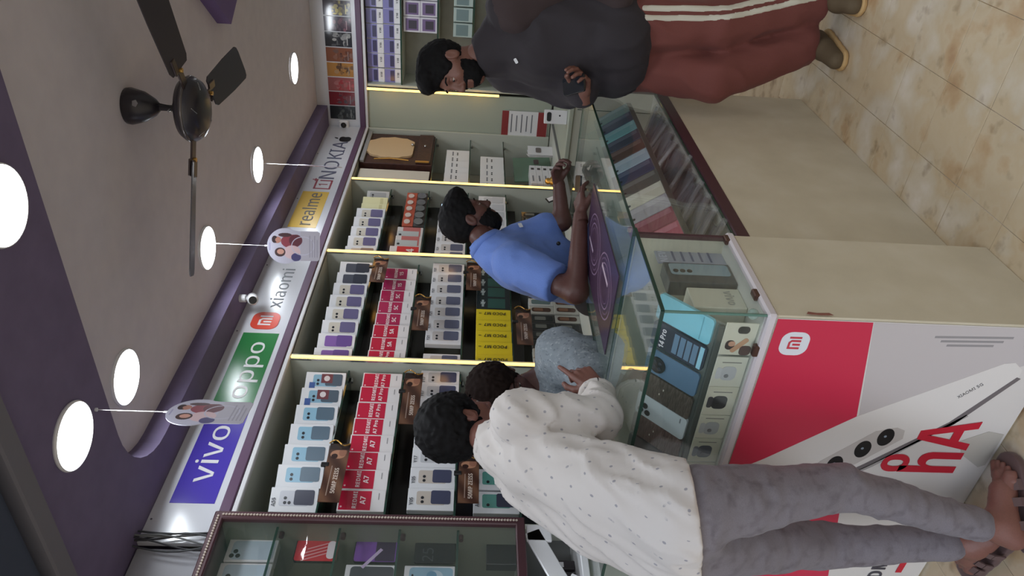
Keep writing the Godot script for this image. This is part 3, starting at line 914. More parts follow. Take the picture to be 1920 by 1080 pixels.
	var pr := mat("poster_letter", rgb(196, 36, 54), 0.4)
	part(p, "lettering", words("hA", 0.155, 800, 0.0012, 1.5), pr, Vector3(-1.432, 0.168, 0.003)).scale = Vector3(0.78, 1, 1)
	part(p, "lettering", words("o", 0.10, 800, 0.0012, 1.5), pr, Vector3(-1.49, 0.285, 0.003))
	part(p, "lettering", words("XIAOMI 5G", 0.010, 400, 0.0006), col(rgb(90, 86, 86), 0.4), Vector3(-1.215, 0.176, 0.0028), Vector3(0, 0, -0.76))
	for k in 3:
		part(p, "fine_print", bx(0.006, 0.20 - 0.04 * k, 0.0006), col(rgb(150, 144, 142), 0.5), Vector3(-1.043 - k * 0.013, 0.24, 0.0018), Vector3(0, 0, 0.03))
	part(p, "print_frame", bx(0.05, 0.003, 0.0006), col(rgb(180, 90, 90), 0.5), Vector3(-1.04, 0.10, 0.0018))
	part(p, "printed_jug", prism(pl([[-1.50, 0.03], [-1.45, 0.10], [-1.40, 0.125], [-1.36, 0.06], [-1.37, 0.012], [-1.49, 0.012]]), t), col(rgb(186, 178, 166), 0.5), Vector3(0, 0, 0.0016))
	part(p, "lettering", words("REDMI", 0.045, 800, 0.0012, 1.5), col(rgb(70, 66, 74), 0.4), Vector3(-2.0, 0.15, 0.003))
	part(p, "red_mark", bx(0.06, 0.02, 0.0008), pr, Vector3(-1.96, 0.08, 0.003))
	# a strip of scuffed tape on the near corner
	var tape := thing("torn_tape", "torn brown tape scrap at the counter corner edge", "tape", Vector3(-0.999, 0.64, -1.415), PI2)
	part(tape, "scrap", prism(pl([[-0.004, -0.03], [0.004, -0.022], [0.002, 0.01], [0.006, 0.03], [-0.003, 0.036], [-0.006, 0.0]]), 0.001), col(rgb(138, 84, 70), 0.7))

# ------------------------------------------------------------------ stock on the shelves
# a phone carton with a printed phone front and back; local +z is its front, y up
func carton(called: String, w: float, h: float, d: float, body: Color, prints: Array, texts: Array) -> Node3D:
	var o := proto(called, "phone box")
	part(o, "carton", bx(w, h, d, 0.0015), col(body, 0.32), Vector3(0, h / 2, -d / 2))
	for p in prints:   # [kind, x, y, w, h, colour, layer]
		var z: float = 0.0002 + 0.0006 * p[6]
		if p[0] == "phone":
			part(o, "printed_phone", rr(p[3], p[4], minf(p[3], p[4]) * 0.14, 0.0006, 3), col(p[5], 0.25), Vector3(p[1], p[2], z))
		elif p[0] == "lens":
			part(o, "printed_lens", cyl(p[3], p[3], 0.0008, 10), col(p[5], 0.25), Vector3(p[1], p[2], z + 0.0004), Vector3(PI2, 0, 0))
		else:
			part(o, "printed_field", bx(p[3], p[4], 0.0008), col(p[5], 0.3), Vector3(p[1], p[2], z))
	for t in texts:    # [string, x, y, cap height, colour, turn]
		part(o, "lettering", words(t[0], t[3], 700, 0.0004, 6.0), col(t[4], 0.4), Vector3(t[1], t[2], 0.0026), Vector3(0, 0, t[5] if t.size() > 5 else 0.0))
	return o

func place(p: Node3D, x: float, y: float, z: float, label: String, group: String, jitter := 0.02, turn := PI2) -> void:
	var o := dup(p, Vector3(x + rng.randf_range(-0.006, 0.002), y, z), turn + rng.randf_range(-jitter, jitter), label, group)
	o.set_meta("category", str(p.get_meta("category")))

func two_phones(called: String, back: Color, front: Color, txt := "", lenses := 2, badge := false, w := 0.095, lens_y := 0.125) -> Node3D:
	var h := 0.183
	var pr := [["phone", w * 0.06, h * 0.50, w * 0.62, h * 0.62, back, 0], ["phone", w * 0.10, h * 0.29, w * 0.62, h * 0.42, front, 1]]
	for k in lenses:
		pr.append(["lens", -w * 0.12 + 0.018 * (k % 2), lens_y - 0.017 * (k / 2), 0.0065, 0.0, rgb(40, 42, 48), 1])
	if badge:
		pr.append(["field", 0.016, 0.085, 0.045, 0.052, rgb(112, 60, 66), 2])
		pr.append(["lens", 0.016, 0.085, 0.014, 0.0, rgb(214, 206, 206), 3])
		pr.append(["field", -w * 0.22, 0.15, 0.034, 0.026, rgb(70, 96, 156), 1])
	var tx := []
	if txt != "":
		tx.append([txt, -w * 0.1, h * 0.92, 0.014, rgb(92, 94, 100)])
	return carton(called, w, h, 0.033, rgb(222, 223, 226), pr, tx)

func red_carton(line: String, c: Color, w := 0.092) -> Node3D:
	var h := 0.183
	return carton("red_phone_carton", w, h, 0.033, rgb(226, 222, 222), [["field", 0, h * 0.635, w * 0.88, h * 0.67, c, 0], ["lens", -w * 0.3, h * 0.92, 0.004, 0.0, rgb(236, 200, 204), 1], ["field", w * 0.2, h * 0.14, 0.028, 0.004, rgb(150, 148, 150), 0]],
		[["REDMI", 0.0, h * 0.64, 0.0165, rgb(244, 226, 228)], [line, 0.0, h * 0.47, 0.021 if line.length() < 4 else 0.0165, rgb(244, 226, 228)]])

const ORD := ["first", "second", "third", "fourth", "fifth", "sixth", "seventh", "eighth", "ninth", "tenth", "eleventh", "twelfth", "thirteenth", "fourteenth", "fifteenth", "sixteenth", "seventeenth", "eighteenth", "nineteenth", "twentieth"]

# a row set out along the wall, counted from the glass phone cabinet's side
func row(p: Node3D, y: float, z0: float, step: float, n: int, label: String, group: String, x := -2.345) -> void:
	for k in n:
		place(p, x, y, z0 - step * k, label if n == 1 else "%s, %s from glass cabinet" % [label, ORD[k]], group, 0.015, PI2 - (0.46 if y == SHELF[0] else 0.2))

func build_stock() -> void:
	var X := -2.345
	# --- first bay
	var wn := two_phones("white_phone_carton", rgb(196, 198, 206), rgb(56, 58, 76), "A55", 3)
	row(wn, SHELF[0], -1.93, 0.115, 1, "white carton with dark navy phone and three lenses, first on top shelf", "")
	var lb := two_phones("blue_phone_carton", rgb(142, 184, 206), rgb(88, 108, 124), "", 2)
	row(lb, SHELF[0], -2.045, 0.115, 4, "white carton printed with pale blue phones on the top shelf", "pale blue phone cartons on the top shelf")
	var lbb := two_phones("badged_phone_carton", rgb(136, 176, 198), rgb(74, 88, 102), "", 2, true)
	row(lbb, SHELF[0], -2.505, 0.108, 2, "pale blue phone carton with red badge on the top shelf", "badged cartons on the top shelf")
	var r7 := red_carton("A7", rgb(196, 34, 66))
	row(r7, SHELF[1], -1.935, 0.1, 4, "crimson and white carton lettered A7", "crimson cartons lettered A7")
	var r7p := red_carton("A7 Pro", rgb(196, 34, 66))
	row(r7p, SHELF[1], -2.335, 0.1, 4, "crimson and white carton lettered A7 Pro beside the first light strip", "crimson cartons lettered A7 Pro")
	var y5 := two_phones("white_phone_carton", rgb(196, 186, 176), rgb(66, 70, 96), "Y05", 2)
	row(y5, SHELF[2], -1.945, 0.112, 2, "white carton lettered Y05 with beige phone", "white cartons lettered Y05")
	var y7 := two_phones("white_phone_carton", rgb(192, 194, 198), rgb(70, 76, 104), "Y17", 2)
	row(y7, SHELF[2], -2.165, 0.1, 6, "white carton lettered Y17 with silver phone", "white cartons lettered Y17")
	var tl := two_phones("teal_phone_carton", rgb(96, 156, 146), rgb(58, 62, 84), "A6", 1)
	row(tl, SHELF[3], -1.94, 0.115, 2, "white carton with teal and navy phone behind the white shirt", "teal phone cartons")
	var oz := carton("tall_white_carton", 0.09, 0.16, 0.05, rgb(224, 226, 230), [["field", 0.0, 0.06, 0.06, 0.05, rgb(160, 170, 176), 0]], [["ozy", 0.0, 0.125, 0.02, rgb(60, 70, 72)]])
	row(oz, SHELF[3], -2.60, 0.1, 1, "white carton lettered ozy beside the crouching person's hair", "")
	# --- second bay
	var pu := two_phones("purple_phone_carton", rgb(132, 98, 168), rgb(106, 80, 146), "", 0)
	row(pu, SHELF[0], -2.80, 0.112, 2, "white carton with a big purple phone on the top shelf", "purple phone cartons")
	var be := two_phones("beige_phone_carton", rgb(202, 196, 184), rgb(104, 98, 134), "", 2)
	row(be, SHELF[0], -3.02, 0.114, 4, "white carton with beige and lavender phones on the top shelf", "beige phone cartons")
	var dk := two_phones("dark_phone_carton", rgb(80, 84, 96), rgb(58, 62, 74), "", 0)
	row(dk, SHELF[0], -3.475, 0.112, 2, "white carton with charcoal phone beside the second light strip", "charcoal phone cartons")
	row(r7p, SHELF[1], -2.80, 0.1, 1, "crimson carton lettered A7 Pro past the first light strip", "")
	var r5a := red_carton("5A", rgb(190, 32, 62))
	row(r5a, SHELF[1], -2.905, 0.105, 2, "crimson and white carton lettered 5A", "crimson cartons lettered 5A")
	var r5c := red_carton("5C", rgb(178, 40, 84))
	row(r5c, SHELF[1], -3.118, 0.107, 3, "rose red and white carton lettered 5C", "rose red cartons lettered 5C")
	var r15 := red_carton("15", rgb(168, 42, 90))
	row(r15, SHELF[1], -3.44, 0.112, 2, "plum red and white carton lettered 15", "plum red cartons lettered 15")
	var y2 := two_phones("white_phone_carton", rgb(198, 194, 192), rgb(96, 100, 122), "Y21", 2)
	row(y2, SHELF[2], -2.79, 0.12, 1, "white carton lettered Y21 right after the first light strip", "")
	row(y2, SHELF[2], -2.98, 0.107, 7, "white carton lettered Y21 in the long pale row", "white cartons lettered Y21")
	var pc := carton("yellow_phone_carton", 0.091, 0.185, 0.032, rgb(224, 200, 34), [], [["POCO M7", 0.014, 0.085, 0.019, rgb(52, 48, 24), PI2], ["5G", 0.014, 0.165, 0.008, rgb(90, 84, 40), PI2]])
	row(pc, SHELF[3], -2.80, 0.0965, 5, "bright yellow carton with sideways lettering", "yellow phone cartons")
	var gr := carton("dark_green_carton", 0.092, 0.185, 0.032, rgb(34, 44, 46), [["field", 0.0, 0.075, 0.07, 0.095, rgb(48, 86, 78), 0], ["field", 0.0, 0.15, 0.05, 0.012, rgb(160, 172, 170), 0]], [["AK", 0.0, 0.15, 0.016, rgb(190, 200, 198), PI2]])
	row(gr, SHELF[3], -3.30, 0.1, 4, "dark green phone carton beside the yellow cartons", "dark green cartons")
	# --- third bay
	var fn := two_phones("fawn_phone_carton", rgb(204, 186, 166), rgb(150, 128, 112), "", 2)
	row(fn, SHELF[0], -3.76, 0.11, 1, "white carton with fawn phone next to the second light strip", "")
	row(be, SHELF[0], -3.88, 0.12, 4, "white carton with beige and lavender phones past the second light strip", "far beige phone cartons")
	var ye := carton("pale_yellow_carton", 0.075, 0.165, 0.027, rgb(226, 222, 176), [["field", 0.0, 0.04, 0.06, 0.02, rgb(206, 200, 150), 0]], [])
	row(ye, SHELF[0], -4.33, 0.08, 2, "narrow pale yellow carton on the top shelf", "pale yellow cartons")
	var gv := carton("silver_phone_carton", 0.085, 0.15, 0.048, rgb(186, 188, 188), [["phone", 0.0, 0.075, 0.06, 0.11, rgb(160, 162, 164), 0], ["lens", -0.012, 0.11, 0.008, 0.0, rgb(60, 60, 62), 1], ["lens", 0.008, 0.11, 0.008, 0.0, rgb(60, 60, 62), 1]], [])
	row(gv, SHELF[0], -4.50, 0.085, 1, "silver grey phone carton at the end of top shelf", "")
	var ra := carton("red_phone_carton", 0.12, 0.183, 0.05, rgb(216, 206, 204), [["field", 0, 0.075, 0.116, 0.13, rgb(206, 62, 58), 0]], [["A4", 0.0, 0.06, 0.045, rgb(238, 220, 218)]])
	row(ra, SHELF[1], -3.78, 0.125, 1, "red carton with large A4 lettering next to light strip", "")
	var rb := carton("pink_phone_carton", 0.11, 0.16, 0.05, rgb(206, 200, 196), [["field", 0.01, 0.07, 0.085, 0.11, rgb(186, 108, 104), 0], ["field", -0.01, 0.09, 0.05, 0.13, rgb(182, 186, 184), 1], ["lens", -0.02, 0.14, 0.009, 0.0, rgb(66, 64, 66), 2]], [])
	row(rb, SHELF[1], -3.91, 0.12, 2, "pinkish carton with grey phone beside the red carton", "pinkish phone cartons")
	var jar := proto("orange_gadget_box", "gadget box")
	part(jar, "carton", bx(0.08, 0.07, 0.03, 0.002), col(rgb(176, 82, 60), 0.4), Vector3(0, 0.105, -0.015))
	part(jar, "tray", bx(0.08, 0.07, 0.03, 0.002), col(rgb(60, 56, 54), 0.4), Vector3(0, 0.035, -0.015))
	part(jar, "silver_lid", cyl(0.027, 0.03, 0.012, 20), M.steel, Vector3(0, 0.038, 0.004), Vector3(PI2, 0, 0))
	part(jar, "dial", cyl(0.02, 0.02, 0.006, 16), col(rgb(206, 190, 180), 0.3), Vector3(0, 0.11, 0.003), Vector3(PI2, 0, 0))
	jar.set_meta("category", "gadget box")
	row(jar, SHELF[1], -4.16, 0.088, 5, "orange box with round silver lid on the second shelf", "orange boxes with silver lids")
	row(y2, SHELF[2], -3.76, 0.105, 5, "white carton lettered Y21 behind the head of man in blue", "far white cartons lettered Y21")
	var sc := thing("tall_black_gadget", "black gadget box with a thin glowing white line", "gadget box", Vector3(-2.36, SHELF[2], -4.42), PI2)
	part(sc, "carton", bx(0.10, 0.18, 0.05, 0.002), M.black_plastic, Vector3(0, 0.09, -0.025))
	part(sc, "glowing_line", bx(0.06, 0.004, 0.002), M.screen_glow, Vector3(0, 0.17, 0.001))
	var yw := two_phones("white_phone_carton", rgb(204, 204, 206), rgb(196, 198, 202), "V3", 2)
	row(yw, SHELF[3], -3.78, 0.104, 8, "white carton with silver phone, level with the man's chin", "white cartons on the lowest glass shelf")
	# --- fourth bay
	wood_chest()
	var vw := carton("slim_white_carton", 0.094, 0.175, 0.034, rgb(226, 226, 226), [["field", 0.0, 0.125, 0.05, 0.010, rgb(130, 132, 138), 0], ["lens", -0.012, 0.09, 0.0065, 0.0, rgb(60, 62, 66), 0], ["lens", 0.006, 0.09, 0.0065, 0.0, rgb(60, 62, 66), 0]], [])
	row(vw, SHELF[2], -4.74, 0.104, 6, "slim white carton on glass shelf below the dark wooden chest", "white cartons below the chest")
	row(vw, SHELF[3], -4.74, 0.104, 5, "slim white carton on lowest shelf past third light strip", "white cartons on the lower glass shelf")
	# --- worktop goods
	var kp := proto("window_pack", "gadget box")
	part(kp, "carton", bx(0.068, 0.135, 0.035, 0.002), col(rgb(176, 176, 166), 0.35), Vector3(0, 0.0675, -0.0175))
	part(kp, "window", rr(0.036, 0.105, 0.014, 0.0012), col(rgb(74, 50, 42), 0.15), Vector3(0, 0.07, 0.0))
	part(kp, "gadget", rr(0.026, 0.05, 0.006, 0.0012), col(rgb(120, 84, 62), 0.3), Vector3(0, 0.085, 0.001))
	var kd := proto("window_pack", "gadget box")
	part(kd, "carton", bx(0.068, 0.135, 0.035, 0.002), col(rgb(58, 58, 56), 0.3), Vector3(0, 0.0675, -0.0175))
	part(kd, "window", rr(0.044, 0.11, 0.008, 0.0012), col(rgb(34, 38, 40), 0.12), Vector3(0, 0.068, 0.0))
	part(kd, "gadget", rr(0.03, 0.06, 0.006, 0.0012), col(rgb(110, 112, 104), 0.25), Vector3(0, 0.08, 0.001))
	var kg := proto("window_pack", "gadget box")
	part(kg, "carton", bx(0.068, 0.135, 0.035, 0.002), col(rgb(190, 194, 188), 0.35), Vector3(0, 0.0675, -0.0175))
	part(kg, "window", rr(0.04, 0.105, 0.01, 0.0012), col(rgb(96, 116, 116), 0.15), Vector3(0, 0.068, 0.0))
	var lowk := [kp, kd, kg, kd, kd, kp, kp, kp, kd, kd]
	var highk := [kg, kp, kd, kd, kd, kd, kp, kg, kd, kd]
	for i in 13:
		var z := -2.80 - 0.074 * i
		place(lowk[i % 10], -2.335, 0.8765, z, "small window pack in the worktop's lower row, %s past first light strip" % ORD[i], "window packs, lower row", 0.01)
		place(highk[i % 10], -2.337, 1.0125, z, "small window pack in the worktop's upper row, %s past first light strip" % ORD[i], "window packs, upper row", 0.01)
	for i in 6:
		place(lowk[(i + 3) % 10], -2.335, 0.8765, -2.02 - 0.1 * i, "small window pack behind the stooping person, %s from glass cabinet" % ORD[i], "window packs by the crouching person", 0.01)
	for i in 5:
		place(kd, -2.335, 0.8765, -4.02 - 0.075 * i, "dark window pack past the man in blue, lower row, %s along" % ORD[i], "dark window packs", 0.02)
		place(kd, -2.337, 1.0125, -4.02 - 0.075 * i, "dark window pack past the man in blue, upper row, %s along" % ORD[i], "dark window packs, upper row", 0.02)
	worktop_far()
	shelf_talkers()
	right_wall_stock()
	for p in [wn, lb, lbb, r7, r7p, y5, y7, tl, oz, pu, be, dk, r5a, r5c, r15, y2, pc, gr, fn, ye, gv, ra, rb, jar, yw, vw, kp, kd, kg]:
		p.free()

func wood_chest() -> void:
	var c := thing("wooden_chest", "dark wooden chest with padded cream door and a drawer", "chest", Vector3(-2.31, 1.782, -5.23), PI2)
	part(c, "body", bx(0.54, 0.52, 0.26, 0.004), M.wood_dark, Vector3(0, 0.26, -0.14))
	part(c, "top_rail", bx(0.54, 0.03, 0.02, 0.003), col(rgb(150, 150, 150), 0.3), Vector3(0, 0.505, 0.0))
	# padded scalloped cushion in the door
	var pts := []
	for k in 40:
		var a := TAU * k / 40
		var r := 1.0 + 0.035 * cos(a * 13)
		pts.append([cos(a) * 0.185 * r * (1.0 if sin(a) > 0 else 1.0), clampf(sin(a) * 0.21 * r, -0.16, 0.3)])
	part(c, "padded_door", prism(pl(pts), 0.016), mat("cream_pad", rgb(206, 176, 136), 0.8), Vector3(-0.01, 0.31, -0.01))
	var dr := part(c, "drawer", bx(0.50, 0.11, 0.02, 0.004), M.wood_dark, Vector3(0, 0.065, -0.002))
	part(dr, "knob", ball(0.011), M.steel, Vector3(0.02, 0, 0.016))
	part(c, "latch", ball(0.012), M.steel, Vector3(0.03, 0.16, 0.016))
	part(c, "brass_bar", bx(0.02, 0.10, 0.01, 0.002), M.gold, Vector3(-0.25, 0.07, 0.008))
	part(c, "brass_rod", tube([Vector3(-0.24, 0.42, 0.01), Vector3(-0.225, 0.3, 0.012), Vector3(-0.24, 0.17, 0.01)], 0.005, 8), M.gold)
	var d := thing("cream_side_board", "cream board between wooden chest and light strip", "panel", Vector3(-2.34, 1.79, -4.79), PI2)
	part(d, "board", bx(0.20, 0.50, 0.012, 0.002), mat("cream_board", rgb(208, 202, 188), 0.5), Vector3(0, 0.25, 0))

func worktop_far() -> void:
	var cal := thing("tear_off_notice", "white printed notice with dark red bands at both ends", "notice", Vector3(-2.19, 0.905, -5.545))
	part(cal, "sheet", bx(0.20, 0.36, 0.004), M.white_card, Vector3(0, 0.18, 0))
	for y in [0.335, 0.04]:
		part(cal, "red_band", bx(0.20, 0.052 if y > 0.1 else 0.075, 0.002), col(rgb(140, 50, 52), 0.5), Vector3(0, y, 0.003))
	for k in 5:
		part(cal, "print_line", bx(0.15 - 0.02 * (k % 2), 0.008, 0.001), col(rgb(110, 112, 120), 0.5), Vector3(0, 0.285 - k * 0.04, 0.0025))
	var gb := thing("green_leaning_board", "grey-green board leaning on the worktop in the far corner", "board", Vector3(-2.40, 0.877, -5.2), PI2)
	part(gb, "board", bx(0.42, 0.29, 0.012, 0.002), mat("board_green", rgb(104, 134, 114), 0.4), Vector3(0, 0.145, -0.02), Vector3(-0.08, 0, 0))
	part(gb, "printed_shoe", rr(0.09, 0.04, 0.015, 0.001), col(rgb(84, 70, 70), 0.4), Vector3(0.12, 0.11, -0.011), Vector3(-0.08, 0, 0))
	var sb := proto("stacked_white_carton", "phone box")
	part(sb, "carton", bx(0.30, 0.045, 0.16, 0.002), M.white_card, Vector3(0, 0.0225, -0.08))
	part(sb, "print_line", bx(0.09, 0.010, 0.001), col(rgb(126, 128, 134), 0.4), Vector3(-0.07, 0.026, 0.0005))
	part(sb, "dark_stamp", bx(0.03, 0.022, 0.001), col(rgb(62, 56, 56), 0.4), Vector3(0.09, 0.024, 0.0005))
	for k in 4:
		dup(sb, Vector3(-2.33, 0.8765 + k * 0.046, -4.93), PI2, "long white carton in worktop corner stack, %s from the bottom" % ORD[k], "stack of long white cartons")
	sb.free()
	var lf := thing("folded_leaflets", "fanned white leaflets standing on the worktop corner", "leaflet", Vector3(-2.28, 0.8765, -5.24), PI2)
	for k in 3:
		part(lf, "leaflet", bx(0.11, 0.19, 0.003), M.white_card, Vector3(0.0, 0.095, -0.02 * k), Vector3(0, 0.22 * (k - 1), 0.06 * k))
	part(lf, "printed_picture", rr(0.06, 0.04, 0.01, 0.001), col(rgb(120, 112, 110), 0.4), Vector3(0, 0.11, 0.004), Vector3(0, -0.22, 0))
	var gi := thing("gold_figurine", "small golden figurine shining at the foot of the light strip", "figurine", Vector3(-2.27, 0.878, -4.70))
	part(gi, "base", cyl(0.035, 0.03, 0.012, 20), M.gold, Vector3(0, 0.006, 0))
	part(gi, "body", lathe([[0.0, 0.0], [0.03, 0.004], [0.034, 0.02], [0.026, 0.04], [0.02, 0.05], [0.024, 0.062], [0.016, 0.078], [0.0, 0.084]], 20), M.gold, Vector3(0, 0.012, 0))
	for s in [-1, 1]:
		part(gi, "arm", tube([Vector3(0, 0.06, s * 0.02), Vector3(0.012, 0.045, s * 0.04), Vector3(0.02, 0.03, s * 0.03)], 0.006, 8), M.gold)
	var pb := thing("boxed_handset", "white boxed handset with dark picture on the far counter", "phone box", Vector3(-1.79, 0.873, -4.68), 0.35, "boxed handsets on far counter")
	part(pb, "carton", bx(0.09, 0.15, 0.05, 0.002), M.white_gloss, Vector3(0, 0.075, 0))
	part(pb, "dark_picture", rr(0.06, 0.03, 0.012, 0.001), M.black_plastic, Vector3(0, 0.12, 0.0255))
	part(pb, "mark", cyl(0.006, 0.006, 0.001, 10), M.black_plastic, Vector3(0.01, 0.05, 0.0258), Vector3(PI2, 0, 0))
	var pb2 := thing("boxed_handset", "plain white boxed handset lying flat on the far counter", "phone box", Vector3(-1.66, 0.873, -4.70), 0.3, "boxed handsets on far counter")
	part(pb2, "carton", bx(0.10, 0.05, 0.15, 0.002), M.white_gloss, Vector3(0, 0.025, 0))
	part(pb2, "mark", cyl(0.006, 0.006, 0.001, 10), M.black_plastic, Vector3(0.01, 0.028, 0.0755), Vector3(PI2, 0, 0))

func shelf_talkers() -> void:
	# brown picture cards hung on the shelf edges, each with a gilt ribbon
	var list := [[2.03, -2.02, 0.30, "under the first pale blue phone carton"], [1.765, -2.46, 0.33, "under the crimson A7 Pro cartons"], [1.50, -2.0, 0.24, "under the Y05 cartons"], [2.03, -3.49, 0.24, "under the charcoal phone cartons"], [1.765, -3.10, 0.29, "under the 5A and 5C cartons"], [1.50, -3.47, 0.28, "above the dark green cartons"], [1.235, -3.02, 0.30, "under the yellow cartons"]]
	for t in list:
		var o := thing("shelf_card", "brown glossy picture card %s" % t[3], "shelf card", Vector3(-2.285, t[0], t[1]), PI2, "brown shelf edge cards")
		var L: float = t[2]
		part(o, "card", picture_box(L, 0.082, 0.003), M.talker, Vector3(0, -0.045, 0))
		part(o, "lettering", words("50MP ZEISS", 0.017, 700, 0.0005, 5.0), col(rgb(206, 190, 178), 0.3), Vector3(-L * 0.15, -0.052, 0.0022))
		part(o, "fine_print", bx(L * 0.5, 0.004, 0.0006), col(rgb(150, 126, 112), 0.3), Vector3(-L * 0.15, -0.030, 0.002))
		part(o, "clip", bx(0.02, 0.03, 0.012, 0.002), M.black_plastic, Vector3(L * 0.12, 0.0, 0.0))
		var pts := []
		for k in 9:
			var a := k / 8.0
			pts.append(Vector3(L * 0.5 - 0.004 - 0.03 * sin(a * PI * 2.0) * 0.5, -0.085 + a * 0.085, 0.006 + 0.006 * sin(a * PI)))
		part(o, "gilt_ribbon", tube(pts, 0.003, 6), M.gold)

func right_wall_stock() -> void:
	var v := carton("lilac_phone_carton", 0.105, 0.125, 0.045, rgb(224, 224, 228), [["field", 0, 0.085, 0.102, 0.078, rgb(126, 124, 182), 0], ["phone", 0.0, 0.066, 0.082, 0.03, rgb(66, 64, 96), 1]], [["V 50", 0.008, 0.022, 0.014, rgb(84, 84, 94)]])
	for j in 2:
		for k in 9:
			place(v, -1.885 + k * 0.110, 2.056 + j * 0.1262, -5.60, "lilac carton in the %s layer, %s from the far light strip" % [["lower", "upper"][j], ORD[k]], "lilac cartons on the far top shelf", 0.01, 0.0)
	place(v, -1.88, 1.787, -5.60, "single lilac carton alone on the second far shelf", "", 0.01, 0.0)
	var pv := carton("framed_phone_carton", 0.11, 0.122, 0.045, rgb(206, 204, 214), [["field", 0, 0.06, 0.085, 0.095, rgb(116, 96, 140), 0], ["field", 0.0, 0.055, 0.06, 0.06, rgb(60, 56, 70), 1]], [])
	for j in 2:
		for k in 4:
			place(pv, -1.49 + k * 0.115, 1.787 + j * 0.1235, -5.60, "dark window carton in the %s layer, %s past the lone lilac carton" % [["lower", "upper"][j], ORD[k]], "window cartons on the second far shelf", 0.01, 0.0)
	var gl := carton("glassy_carton", 0.10, 0.14, 0.045, rgb(168, 184, 180), [["field", 0, 0.075, 0.08, 0.09, rgb(110, 132, 134), 0]], [])
	for k in 4:
		place(gl, -1.51 + k * 0.11, 1.527, -5.60, "pale green carton on third far shelf, %s from light strip" % ORD[k], "pale green cartons on the third far shelf", 0.02, 0.0)
	for k in 4:
		place(gl, -1.80 + k * 0.11, 1.262, -5.60, "pale green carton on lowest far shelf, %s from light strip" % ORD[k], "pale green cartons on the lowest far shelf", 0.02, 0.0)
	for p in [v, pv, gl]:
		p.free()

# ------------------------------------------------------------------ goods inside and on the counters
func leaning(o: Node3D, tilt: float) -> void:
	o.rotation.x = -tilt

